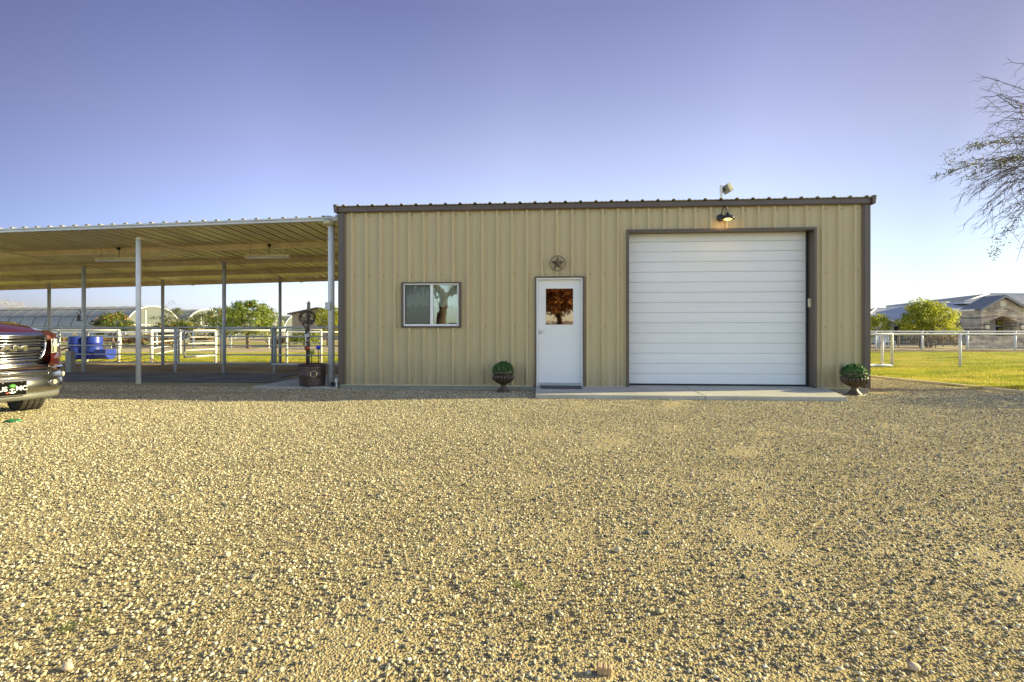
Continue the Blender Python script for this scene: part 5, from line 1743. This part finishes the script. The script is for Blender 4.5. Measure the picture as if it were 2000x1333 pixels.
GT_ = 'trees and bushes behind the corral'
tree('orange_tree', 'round orange tree dotted with fruit in front of the nearest greenhouse', 'tree', G(222, 36), 0.75, 0.10, 1.52, (1.22, 1.2, 0.92), 60, 70, 0.30, 0.13, 'citrus', GT_, flat=-0.6, fruit=70)
tree('orange_tree', 'low orange tree with fruit under a sparse taller tree by the thin back post', 'tree', G(345, 38), 0.5, 0.09, 1.15, (1.75, 1.5, 0.78), 60, 70, 0.32, 0.13, 'citrus', GT_, flat=-0.6, fruit=40)
tree('sparse_tree', 'sparse thin-leaved tree rising above the low orange tree', 'tree', G(338, 40), 1.2, 0.07, 2.2, (1.35, 1.2, 1.25), 46, 26, 0.26, 0.12, 'grey', GT_, shell=0.25)
tree('olive_tree', 'grey-green bushy tree in front of the second greenhouse', 'tree', G(398, 44), 1.0, 0.09, 1.75, (1.45, 1.3, 1.1), 60, 50, 0.32, 0.14, 'grey', GT_)
tree('dark_citrus', 'dark green tree pressed against the big bright green tree', 'tree', G(438, 37), 0.9, 0.10, 1.75, (1.0, 1.2, 1.2), 50, 60, 0.30, 0.14, 'citrus', GT_, fruit=8)
tree('lemon_tree', 'biggest bright green fruit tree behind the corral', 'tree', G(486, 33), 0.9, 0.12, 1.75, (2.05, 1.9, 1.32), 150, 60, 0.34, 0.14, 'bright', GT_, fruit=26, limbs=7)
tree('leafy_shrub', 'low leafy shrub behind the white pen gate and wooden post', 'shrub', G(596, 36), 0.3, 0.06, 0.75, (1.1, 1.0, 0.62), 44, 60, 0.28, 0.12, 'bright', GT_)
tree('willow_tree', 'yellow-green wispy tree beside the workshop corner', 'tree', G(640, 41), 1.0, 0.08, 1.95, (1.15, 1.1, 1.25), 70, 50, 0.30, 0.12, 'yellow', GT_)
tree('willow_tree', 'yellow-green wispy tree half hidden by the workshop corner', 'tree', G(672, 40), 1.0, 0.08, 1.9, (1.0, 1.0, 1.1), 60, 50, 0.30, 0.12, 'yellow', GT_)
tree('bare_tree', 'pale leafless tree showing above the greenhouse at the far left', 'tree', G(24, 112), 3.0, 0.2, 5.9, (3.2, 2.6, 2.4), 60, 30, 0.75, 0.16, 'pale', None, shell=0.3)
for k, (px, d, rx, rz) in enumerate(((250, 40, 1.4, 0.42), (284, 41, 1.6, 0.5), (318, 41.5, 1.2, 0.45), (210, 42, 1.3, 0.4), (395, 43, 1.6, 0.45), (560, 42, 1.6, 0.35), (138, 42, 2.2, 0.45), (75, 42, 2.2, 0.42))):
    tree('dry_bush', ('golden dry brush clump on the berm left of the orange tree', 'golden dry brush clump below the greenhouse', )[k % 2], 'bush', G(px, d), 0.1, 0.03, rz * 0.8, (rx, 0.9, rz), 40, 40, 0.25, 0.16, 'dry', 'dry brush clumps beyond the pens', flat=-0.2)
for o in [o for o in col.objects if o.name.startswith('dry_bush')]:
    o['label'] = 'golden dry brush clump growing beyond the white pens'

# round yellow tree and bushes before the stone house
tree('round_tree', 'full round yellow-green tree in front of the stone house', 'tree', G(1814, 39), 1.0, 0.09, 1.95, (2.05, 1.9, 1.45), 170, 70, 0.36, 0.15, 'yellow', None, stems=3, shell=0.45)
tree('small_tree', 'small yellow-green tree next to the workshop corner before the house', 'tree', G(1716, 40), 0.8, 0.07, 1.45, (0.85, 0.9, 1.0), 60, 50, 0.30, 0.13, 'yellow')
o = tree('sprout_top', 'loose leafy shoots topping the round yellow-green tree', 'tree', G(1797, 39.4), 1.6, 0.05, 3.2, (1.0, 0.5, 0.5), 16, 14, 0.22, 0.13, 'bright')
o.name = 'leafy_sapling'; o['label'] = 'tall loose-leaved sapling rising behind the round yellow tree'
tree('dry_shrub', 'brown leafless shrub behind the far lawn fence', 'shrub', G(1826, 37.5), 0.1, 0.03, 0.45, (1.5, 0.9, 0.42), 50, 45, 0.26, 0.12, 'dry', None, flat=-0.2)

# mesquite hanging in from the right: trunk outside the picture, drooping bare twigs
mq = empty('mesquite_tree', (15.4, 11.2, 0), 0, 'bare drooping mesquite branches reaching in from the right edge', 'tree')
o0 = Vector((15.4, 11.2, 0))
m = MB()
fork = Vector((-0.4, -0.1, 2.4))
m.tube([(0, 0, -0.2), (-0.15, 0.05, 0.9), (-0.3, 0, 1.7), fork], [0.26, 0.2, 0.17, 0.16], 12)
hub = GZ(2120, 300, 11.0) - o0
m.tube([fork, fork.lerp(hub, 0.5) + Vector((0.2, 0, 0.4)), hub], [0.15, 0.12, 0.08], 10)
for a in range(5):
    limb_mesh(m, fork, (math.cos(a * 1.3) * 0.8 + 0.3, abs(math.sin(a * 1.3)) * 0.6 + 0.25, 0.9), 2.4, 0.09, 2, 0.6, 0.08, 3, 6)
m.build('trunk', M['bark'], mq)
tipsA = [(1909, 151), (1910, 172), (1904, 212), (1916, 218), (1930, 243), (1918, 271), (1864, 296), (1853, 318), (1864, 331), (1827, 342), (1857, 362), (1855, 389),
         (1875, 403), (1885, 441), (1904, 451), (1950, 470), (1987, 473), (1900, 280), (1892, 345), (1880, 372), (1895, 395), (1925, 425), (1960, 445), (1935, 195), (1940, 300), (1930, 330), (1915, 365), (1945, 410), (1970, 380), (1965, 250)]
m = MB()
leaf_pts = []
def twig(p, q, r, sag, n=9):
    pts = []
    for i in range(n + 1):
        t = i / n
        w = p.lerp(q, t) + Vector((random.gauss(0, .018), random.gauss(0, .02), random.gauss(0, .018) + sag * math.sin(math.pi * t)))
        pts.append(w)
    m.tube(pts, [r * (1 - 0.75 * i / n) for i in range(n + 1)], 4, False)
    return pts
tipsB = tipsA + [(p + random.randint(8, 70), q + random.randint(-18, 22)) for p, q in tipsA[::2] if q < 460]
for (px, py) in tipsB:
    d = 11.0 + random.gauss(0, 0.55)
    q = GZ(px, py, d) - o0
    st = hub + Vector((random.uniform(-.5, .3), random.uniform(-.5, .5), random.uniform(-.35, .5) + 0.35 * (270 - py) / 130))
    main = twig(st, q, 0.0115, 0.16 if py < 320 else 0.28)
    for i in range(2, 9):
        for _ in range(random.randint(1, 3)):
            dirn = (main[i] - main[i - 1]).normalized()
            dd = (dirn + Vector((random.gauss(0, .35), random.gauss(0, .45), random.gauss(-0.18, .33)))).normalized()
            e = main[i] + dd * random.uniform(0.18, 0.62)
            sub = twig(main[i], e, 0.005, -0.03, 5)
            if random.random() < 0.5:
                twig(sub[3], sub[3] + (dd + Vector((random.gauss(0, .4), random.gauss(0, .4), random.gauss(-.3, .3)))).normalized() * random.uniform(0.12, 0.3), 0.004, 0.0, 4)
    if px in (1864, 1853, 1827) and py < 345 or (px, py) in ((1900, 280), (1950, 470), (1892, 345)):
        for p in main[-5:]:
            leaf_pts += [p + Vector((random.gauss(0, .07), random.gauss(0, .07), random.gauss(-.02, .045))) for _ in range(30)]
# further bare twigs deeper in the canopy, off to the right
for k in range(70):
    a = random.uniform(0, 6.28); b_ = random.uniform(-0.4, 1.0)
    st = hub + Vector((random.uniform(0.0, 2.5), abs(random.gauss(0, .8)) + 0.2, random.gauss(0.6, .7)))
    q = st + Vector((math.cos(a) * 1.9 + 0.9, abs(math.sin(a)) * 1.5, max(b_ * 1.4 - 0.3, -0.2)))
    mm = twig(st, q, 0.013, 0.2)
    for i in (3, 5, 7):
        twig(mm[i], mm[i] + Vector((random.gauss(.1, .4), random.gauss(0, .4), random.gauss(-.3, .25))), 0.007, 0, 5)
m.build('twigs', M['twig'], mq)
cl = Vector(GZ(1944, 492, 11.0)) - o0
leaf_pts += [cl + Vector((random.gauss(0, .05), random.gauss(0, .05), random.gauss(0, .09))) for _ in range(60)]
P = np.array([p[:] for p in leaf_pts])
D = rng.normal(0, 1, P.shape); D[:, 2] -= 0.4; D /= np.linalg.norm(D, axis=1)[:, None]
V, Fc = leaf_cloud(len(P), lambda n: (P, D), 0.065, 0.28)
link('foliage', np_mesh('foliage', V, Fc, LM['mesquite'], rnd=np.repeat(rng.random(len(P)), 4)), mq)

def yard_tree(label, loc, h, r, lean, cl_n, mat, leaf=0.10, z_c=4.0, rad=(3.2, 3.0, 1.7), per=60, ll=2.2):
    root = empty('mesquite_tree', loc, 0, label, 'tree', 'mesquite trees of the yard')
    m = MB()
    f = Vector((lean[0], lean[1], h))
    m.tube([(0, 0, -0.2), (lean[0] * 0.1, lean[1] * 0.1, h * 0.35), (lean[0] * 0.45, lean[1] * 0.4, h * 0.7), f], [r * 1.3, r, r * 0.88, r * 0.8], 14)
    for k in range(6):
        a = k * 1.05 + random.uniform(-.3, .3)
        limb_mesh(m, f, (math.cos(a), math.sin(a), random.uniform(0.5, 1.0) if ll > 1 else 0.25), ll, r * 0.5, 2, 0.5, 0.06, 3, 7)
    m.build('trunk', M['bark'], root)
    link('crown', crown((lean[0], lean[1], z_c), rad, cl_n, per, 0.5, leaf, LM[mat], flat_bottom=-0.9, shell=0.35), root)
    return root
# trees of the yard behind the viewer: seen mirrored in the window and in the door's glass
yard_tree('leaning thick-trunked tree mirrored in the sliding window', (-5.2, -2.2, 0), 2.75, 0.23, (0.35, 0.2), 150, 'mesquite', z_c=4.2)
yard_tree('leafy rust-tinted tree mirrored in the entry door glass', (0.35, -8.0, 0), 2.1, 0.17, (-0.35, 0.1), 700, 'rust', leaf=0.16, z_c=3.7, rad=(3.4, 2.6, 1.7))
# a tree right of the picture whose shade falls over the gravel's right side
yard_tree('low mesquite outside the right edge shading the gravel', (14.6, 9.0, 0), 0.8, 0.14, (0.1, 0.0), 150, 'mesquite', leaf=0.09, z_c=1.65, rad=(2.8, 2.1, 0.75), per=50, ll=0.7)
yard_tree('sparse low mesquite outside the right edge dappling the gravel', (14.6, 6.9, 0), 0.8, 0.12, (0.1, 0.1), 75, 'mesquite', leaf=0.09, z_c=1.55, rad=(2.6, 1.6, 0.7), per=40, ll=0.7)
for k, (x, y) in enumerate(((-16, -18), (-9, -19), (-3, -20), (4, -19), (11, -18))):
    tree('yard_bush', 'rounded green bush along the far side of the yard', 'bush', (x, y, 0), 0.3, 0.06, 0.85, (1.9, 1.2, 0.8), 40, 45, 0.4, 0.2, 'grey', 'bushes along the far side of the yard', flat=-0.3)

# ================================================================== GREENHOUSES
gcov, nt, b_ = new_mat('greenhouse_film')
f = noise_tex(nt, coords(nt, 'Object', (0.6, 1, 1)), 0.7, 5)
b_.inputs['Specular IOR Level'].default_value = 0.2
c_ = ramp(nt, f, [(0.3, (0.21, 0.21, 0.21)), (0.7, (0.29, 0.29, 0.285))])
nt.links.new(c_, b_.inputs['Base Color']); b_.inputs['Roughness'].default_value = 0.5
M['film'] = gcov
gend, nt, b_ = new_mat('greenhouse_end_film')
b_.inputs['Base Color'].default_value = (0.20, 0.225, 0.23, 1); b_.inputs['Roughness'].default_value = 0.35
tr = nd(nt, 'ShaderNodeBsdfTransparent'); mx = nd(nt, 'ShaderNodeMixShader'); mx.inputs[0].default_value = 0.6
nt.links.new(tr.outputs[0], mx.inputs[1]); nt.links.new(b_.outputs[0], mx.inputs[2]); nt.links.new(mx.outputs[0], nt.nodes['Material Output'].inputs[0])
M['endfilm'] = gend
M['filmseam'] = paint('film_seam', (0.14, 0.14, 0.145), 0.95, spec=0.0)
def greenhouse(label):
    """local x runs back along the ridge from the end wall, y across; ridge 4.2 m, 7.4 m wide"""
    root = empty('greenhouse', (0, 0, 0), 0, label, 'greenhouse', 'row of film greenhouses')
    W, Hs, Rg, L_ = 7.4, 1.35, 4.2, 46.0
    n = 28
    arc = []
    for i in range(n + 1):
        a = math.pi * i / n
        arc.append((-W / 2 * math.cos(a), Hs + (Rg - Hs) * math.sin(a) ** 0.92))
    m = MB()
    for (y0, z0), (y1, z1) in zip(arc[:-1], arc[1:]):
        m.add([(0, y0, z0), (-L_, y0, z0), (-L_, y1, z1), (0, y1, z1)], [(0, 1, 2, 3)], True)
    m.mat(1)
    for k in range(1, 24):
        x = -k * 1.95
        m.tube([(x, y * 1.006, z + 0.01) for y, z in arc], 0.035, 4, False)
    for i in (5, 9):
        y, z = arc[i]; m.tube([(0, y * 1.01, z), (-L_, y * 1.01, z)], 0.04, 4)
        m.tube([(0, -y * 1.01, z), (-L_, -y * 1.01, z)], 0.04, 4)
    m.build('cover', [M['film'], M['filmseam']], root)
    m = MB()
    for s in (-1, 1):
        m.box(-L_, -0.05, min(s * W / 2, s * (W / 2 - 0.05)), max(s * W / 2, s * (W / 2 - 0.05)), 0, Hs)
    m.build('side_wall', paint('greenhouse_side', (0.34, 0.36, 0.40), 0.6), root)
    m = MB(); m.tube([(0.03, -W / 2, 0)] + [(0.03, y, z) for y, z in arc] + [(0.03, W / 2, 0)], 0.065, 8); m.build('end_arch', M['pipe'], root)
    m = MB(); m.add([(0, -W / 2, 0)] + [(0, y, z) for y, z in arc] + [(0, W / 2, 0)], [tuple(range(n + 3))]); m.build('end_wall', M['endfilm'], root)
    m = MB(); m.box(0.02, 0.08, -1.2, -1.12, 0, 3.7); m.box(0.02, 0.08, 1.12, 1.2, 0, 3.7); m.box(0.02, 0.08, -3.5, 3.5, 1.9, 1.97); m.build('end_frame', M['pipe'], root)
    return root
gh0 = greenhouse('nearest grey film greenhouse with its long side along the horizon')
gh0.location = G(301, 62); gh0.rotation_euler = (0, 0, R(-12))
for k, (px, d, lab) in enumerate(((405, 71.5, 'second grey film greenhouse, its arch rising behind the grey-green tree'), (470, 81, 'grey film greenhouse hidden behind the biggest bright green tree'),
                                  (530, 91, 'small film greenhouse arch just right of the biggest green tree'), (579, 101, 'farthest film greenhouse arch left of the wooden post'))):
    g_ = copy_tree(gh0); g_.location = G(px, d); g_['label'] = lab

# ================================================================== FAR BUILDINGS
sb = empty('field_house', G(618, 70), R(6), 'brown low-gabled house far behind the wooden post', 'house')
wm = paint('brown_stucco', (0.26, 0.21, 0.15), 0.9, var=0.15, scale=1)
m = MB(); m.prism([(-3.2, 0, 0), (3.2, 0, 0), (3.2, 0, 3.5), (0.2, 0, 4.25), (-3.2, 0, 3.5)], (0, 9, 0)); m.build('wall', wm, sb)
m = MB(); m.hexa([(-3.7, -0.5, 3.42), (0.2, -0.5, 4.28), (0.2, 9.4, 4.28), (-3.7, 9.4, 3.42)], [(-3.7, -0.5, 3.6), (0.2, -0.5, 4.46), (0.2, 9.4, 4.46), (-3.7, 9.4, 3.6)]); m.hexa([(0.2, -0.5, 4.28), (3.7, -0.5, 3.42), (3.7, 9.4, 3.42), (0.2, 9.4, 4.28)], [(0.2, -0.5, 4.46), (3.7, -0.5, 3.6), (3.7, 9.4, 3.6), (0.2, 9.4, 4.46)])
m.build('roof', paint('dark_brown_roof', (0.10, 0.08, 0.06), 0.8), sb)
f_ = MB().box(-0.1, 2.2, -0.05, 0.05, 1.75, 2.7).build('window', M['pipe'], sb)
MB().box(0.0, 2.1, -0.065, -0.055, 1.85, 2.6).build('pane', M['carglass'], f_)

def stone_veneer():
    m, nt, b = new_mat('stacked_stone_veneer')
    v = coords(nt, 'Object', (1, 1, 1))
    br = nd(nt, 'ShaderNodeTexBrick')
    # map x and z onto the brick plane
    sp = nd(nt, 'ShaderNodeSeparateXYZ'); cbn = nd(nt, 'ShaderNodeCombineXYZ')
    nt.links.new(v, sp.inputs[0]); nt.links.new(sp.outputs[0], cbn.inputs[0]); nt.links.new(sp.outputs[2], cbn.inputs[1])
    nz = noise_tex(nt, v, 1.6, 4)
    wob = nd(nt, 'ShaderNodeTexNoise'); wob.inputs['Scale'].default_value = 2.2; wob.inputs['Detail'].default_value = 3
    nt.links.new(v, wob.inputs['Vector'])
    wsc = nd(nt, 'ShaderNodeVectorMath', operation='SCALE'); wsc.inputs['Scale'].default_value = 0.16
    nt.links.new(wob.outputs['Color'], wsc.inputs[0])
    wad = nd(nt, 'ShaderNodeVectorMath', operation='ADD')
    nt.links.new(cbn.outputs[0], wad.inputs[0]); nt.links.new(wsc.outputs[0], wad.inputs[1])
    nt.links.new(wad.outputs[0], br.inputs['Vector'])
    br.inputs['Scale'].default_value = 1.0
    br.inputs['Brick Width'].default_value = 0.6
    br.inputs['Row Height'].default_value = 0.15
    br.inputs['Mortar Size'].default_value = 0.008
    br.inputs['Color1'].default_value = (0.60, 0.51, 0.39, 1)
    br.inputs['Color2'].default_value = (0.20, 0.165, 0.14, 1)
    br.inputs['Mortar'].default_value = (0.12, 0.11, 0.10, 1)
    br.inputs['Bias'].default_value = -0.1
    c_ = mixc(nt, 0.7, br.outputs['Color'], ramp(nt, nz, [(0.35, (0.3, 0.3, 0.32)), (0.65, (0.75, 0.7, 0.62))]), 'OVERLAY')
    nt.links.new(c_, b.inputs['Base Color']); b.inputs['Roughness'].default_value = 0.9
    bump(nt, b, br.outputs['Fac'], -0.8, 0.03)
    return m
M['veneer'] = stone_veneer()
M['metalroof'] = paint('standing_seam_metal', (0.52, 0.53, 0.58), 0.45, metal=0.0, var=0.08, scale=0.6)
M['seam'] = paint('dark_seam', (0.20, 0.205, 0.23), 0.6)
M['stucco'] = paint('cream_stucco', (0.52, 0.47, 0.36), 0.9, var=0.06)
M['fascia'] = paint('grey_fascia', (0.20, 0.205, 0.21), 0.5)
M['greywall'] = paint('grey_porch_wall', (0.42, 0.41, 0.38), 0.8)
house = empty('stone_house', (0, 0, 0), 0, 'large stone house with grey standing-seam metal roofs beyond the lawn', 'house')
def roof_face(m, poly, seam=0.42, h=0.022):
    """flat roof plane with raised seams running straight down the slope"""
    P = [Vector(p) for p in poly]
    nrm = (P[1] - P[0]).cross(P[2] - P[0]).normalized()
    if nrm.z < 0: nrm = -nrm
    down = Vector((0, 0, -1)) - nrm * Vector((0, 0, -1)).dot(nrm)
    down.normalize()
    acr = down.cross(nrm).normalized()
    m.add(P, [tuple(range(len(P)))])
    o = P[0]
    S = [((p - o).dot(acr), (p - o).dot(down)) for p in P]
    a = min(s[0] for s in S); b_ = max(s[0] for s in S)
    t = a + seam * 0.5
    while t < b_:
        hits = []
        for (x0, y0), (x1, y1) in zip(S, S[1:] + S[:1]):
            if (x0 - t) * (x1 - t) < 0:
                hits.append(y0 + (y1 - y0) * (t - x0) / (x1 - x0))
        if len(hits) >= 2 and max(hits) - min(hits) > 0.15:
            p = o + acr * t + down * min(hits) + nrm * h * 0.5
            q = o + acr * t + down * max(hits) + nrm * h * 0.5
            m.mat(1).bar(p, q, 0.06, h, nrm).mat(0)
        t += seam
def hip_roof(x0, x1, y0, y1, ze, rx0, rx1, ry, zr, name='roof'):
    m = MB()
    A, B, C_, D_ = (x0, y0, ze), (x1, y0, ze), (x1, y1, ze), (x0, y1, ze)
    E, F_ = (rx0, ry, zr), (rx1, ry, zr)
    for f in ((A, B, F_, E), (C_, D_, E, F_), (D_, A, E), (B, C_, F_)):
        roof_face(m, f)
    m.box(x0 + 0.02, x1 - 0.02, y0 + 0.02, y1 - 0.02, ze - 0.22, ze - 0.02)
    o = m.build(name, [M['metalroof'], M['seam']], house)
    mm = MB()
    for p, q in ((E, F_), (A, E), (D_, E), (B, F_), (C_, F_)):
        mm.tube([Vector(p) + Vector((0, 0, .05)), Vector(q) + Vector((0, 0, .05))], 0.07, 6)
    mm.build('ridge_cap', M['metalroof'], o)
    return o
def px(p, d): return (p - 1000) / 1000 * d
def pz(y, d): return CAM_H + (HZ - y) / 1000 * d
# right, highest volume
zA = pz(589, 52)
hip_roof(px(1884, 52), 78, 52, 63, zA, px(1932, 57.5), 72, 57.5, pz(575, 57.5))
MB().box(px(1893, 52.6), 77, 52.6, 62, 0, zA - 0.2).build('wall', M['stucco'], house)
# middle volume with stone wall and small square windows
zB = pz(625.5, 47.5)
hip_roof(px(1795, 47.5), px(1985, 47.5), 47.5, 60, zB, px(1800, 54), px(1880, 54), 54, pz(592, 54))
MB().box(px(1812, 48), px(1975, 48), 48.0, 59, 0, zB - 0.2).build('wall', M['veneer'], house)
for (a, b_) in ((1877.5, 1888.5), (1893.5, 1905.5), (1910, 1922)):
    for (t_, bt) in ((627.5, 635), (639, 655)):
        f_ = MB().box(px(a, 48), px(b_, 48), 47.90, 48.02, pz(bt, 48), pz(t_, 48)).build('window', M['black'], house)
        MB().box(px(a, 48) + 0.09, px(b_, 48) - 0.09, 47.88, 47.895, pz(bt, 48) + 0.06, pz(t_, 48) - 0.06).build('pane', M['carglass'], f_)
# left volume
zC = pz(628, 53)
hip_roof(px(1680, 53), px(1835, 53), 53, 64, zC, px(1711, 58.5), px(1776, 58.5), 58.5, pz(603.5, 58.5))
MB().box(px(1690, 53.6), px(1825, 53.6), 53.6, 63, 0, zC - 0.2).build('wall', M['stucco'], house)
# small front gable wing at the left
gx, gz_, ge = px(1718, 50), pz(615.5, 50), pz(631, 50)
hw = px(1757, 50) - gx
m = MB(); m.prism([(gx - hw + .25, 50.4, 0), (gx + hw - .25, 50.4, 0), (gx + hw - .25, 50.4, ge + 0.05), (gx, 50.4, gz_ - 0.15), (gx - hw + .25, 50.4, ge + 0.05)], (0, 5, 0)); m.build('wall', M['stucco'], house)
m = MB()
for s in (-1, 1):
    roof_face(m, [(gx, 50, gz_), (gx + s * hw, 50, ge), (gx + s * hw, 57, ge), (gx, 57, gz_)])
    m.hexa([(gx, 50, gz_ - 0.16), (gx + s * hw, 50, ge - 0.16), (gx + s * hw, 50.06, ge - 0.16), (gx, 50.06, gz_ - 0.16)], [(gx, 50, gz_), (gx + s * hw, 50, ge), (gx + s * hw, 50.06, ge), (gx, 50.06, gz_)])
m.build('roof', [M['metalroof'], M['seam']], house)
m = MB(); m.hexa([(px(1733, 50), 49.6, pz(637.5, 50)), (px(1749, 50), 49.6, pz(637.5, 50)), (px(1749, 50), 50.4, pz(636, 50)), (px(1733, 50), 50.4, pz(636, 50))], [(px(1735, 50), 50.2, pz(631, 50)), (px(1745, 50), 50.2, pz(631, 50)), (px(1745, 50), 50.4, pz(630, 50)), (px(1735, 50), 50.4, pz(630, 50))]); m.build('awning', M['fascia'], house)
f_ = MB().box(px(1751.5, 53), px(1758.5, 53), 53.45, 53.62, pz(650, 53), pz(638, 53)).build('window', M['black'], house)
MB().box(px(1752.5, 53), px(1757.5, 53), 53.43, 53.445, pz(649, 53), pz(639, 53)).build('pane', M['carglass'], f_)
# stone entrance gable
d = 45.5
e0, e1, ex = px(1917, d), px(1999.5, d), px(1958, d)
ze, za = pz(604, d), pz(580, d)
o0_, o1_ = px(1933, d), px(1986, d)
zs, zt_ = pz(627.5, d), pz(617, d)
m = MB()
m.prism([(e0, d, 0), (o0_, d, 0), (o0_, d, zs), (ex, d, zt_), (o1_, d, zs), (o1_, d, 0), (e1, d, 0), (e1, d, ze), (ex, d, za), (e0, d, ze)], (0, 0.7, 0))
m.box(e0, e0 + 0.4, d + 0.71, d + 2.4, 0, ze - 0.1); m.box(e1 - 0.4, e1, d + 0.71, d + 2.4, 0, ze - 0.1)
po = m.build('entrance_gable', M['veneer'], house)
m = MB()
sl = (za - ze) / (ex - e0)
for s in (-1, 1):
    xe = ex + s * (ex - e0 + 0.35); zee = za + 0.06 - sl * (ex - e0 + 0.35)
    roof_face(m, [(ex, d - 0.35, za + 0.14), (xe, d - 0.35, zee + 0.14), (xe, d + 1.9, zee + 0.14), (ex, d + 1.9, za + 0.14)])
    m.hexa([(ex, d - 0.35, za - 0.06), (xe, d - 0.35, zee - 0.06), (xe, d - 0.2, zee - 0.06), (ex, d - 0.2, za - 0.06)], [(ex, d - 0.35, za + 0.13), (xe, d - 0.35, zee + 0.13), (xe, d - 0.2, zee + 0.13), (ex, d - 0.2, za + 0.13)])
m.build('gable_roof', [M['fascia'], M['seam']], house)
MB().box(px(1953, d), px(1963.5, d), d - 0.04, d - 0.001, pz(599, d), pz(588, d)).build('gable_vent', M['cream'], house)
MB().box(o0_ - 0.2, o1_ + 0.2, d + 1.6, d + 1.75, 0, zt_ + 0.3).build('porch_wall', M['greywall'], house)
dd = d + 1.6
fr = MB().box(px(1944.5, dd), px(1980, dd), dd - 0.06, dd - 0.002, pz(635, dd), pz(626.5, dd)).build('transom_window', M['black'], house)
MB().box(px(1946, dd), px(1978.5, dd), dd - 0.075, dd - 0.061, pz(634, dd), pz(627.7, dd)).build('pane', paint('amber_glass', (0.30, 0.27, 0.05), 0.1), fr)
for (a, b_) in ((1945, 1961.5), (1962, 1979)):
    dr = MB().box(px(a, dd), px(b_, dd), dd - 0.07, dd - 0.002, 0, pz(638.5, dd)).build('door', M['black'], house)
    MB().box(px(a + 3, dd), px(b_ - 3, dd), dd - 0.085, dd - 0.071, 1.1, pz(640.5, dd)).build('pane', paint('gold_scroll_glass', (0.22, 0.19, 0.05), 0.2, var=0.8, scale=9), dr)
for p in (1924, 1993):
    l_ = empty('porch_lamp', (px(p, d), d - 0.1, pz(643, d))); l_.parent = house
    MB().box(-0.12, 0.12, -0.12, 0.02, 0.0, 0.36).build('lantern', paint('lantern_glass', (0.6, 0.55, 0.4), 0.3), l_, bevel=0.02)
    MB().box(-0.16, 0.16, -0.16, 0.06, 0.365, 0.44).box(-0.14, 0.14, -0.14, 0.04, -0.06, -0.005).build('lantern_cap', M['black'], l_)
# low stone wall by the far fence
m = MB(); wx0, wx1 = px(1893, 36), px(2300, 36)
m.box(0, wx1 - wx0, 0, 0.3, -0.1, 0.84)
o = m.build('stone_garden_wall', M['veneer'], bevel=0.02); o.location = (wx0, 36, 0)
tag(o, 'long low stone wall standing between the far lawn fence and the house', 'garden wall')
# white garden bench
gbn = empty('garden_bench', G(1732, 38), 0.4, 'small white garden bench behind the lawn gate', 'bench')
MB().box(-0.6, 0.6, -0.25, 0.25, 0.42, 0.47).build('seat', M['pipe'], gbn)
m = MB()
for k in range(7): m.box(-0.6 + k * 0.19, -0.54 + k * 0.19, 0.22, 0.26, 0.48, 0.95)
m.box(-0.6, 0.6, 0.215, 0.265, 0.951, 1.0)
m.build('backrest', M['pipe'], gbn)
for x in (-0.57, 0.57):
    for y in (-0.22, 0.22):
        MB().box(x - 0.03, x + 0.03, y - 0.03, y + 0.03, 0, 0.419).build('leg', M['pipe'], gbn)
# distant low hills
def hills(name, x0, x1, y0, h, seed):
    n = 160
    V, Fc = [], []
    for i in range(n + 1):
        x = x0 + (x1 - x0) * i / n
        hh = h * (0.45 + 0.55 * mnoise.noise(Vector((x * 0.0021, seed, 0))) + 0.25 * mnoise.noise(Vector((x * 0.009, seed, 2))))
        hh = max(hh, 2) * min(1, min(i, n - i) / 12)
        V += [(x, y0, -1), (x, y0 + 90 * (1 if y0 > 0 else -1), hh), (x, y0 + 300 * (1 if y0 > 0 else -1), -1)]
    for i in range(n):
        a = i * 3
        Fc += [(a, a + 3, a + 4, a + 1), (a + 1, a + 4, a + 5, a + 2)]
    tag(link(name, np_mesh(name, V, Fc, paint('hazy_hill', (0.26, 0.25, 0.25), 1.0), smooth=True)), kind='structure')
hills('hills', -1400, 1400, -1500, 55, 4.0)
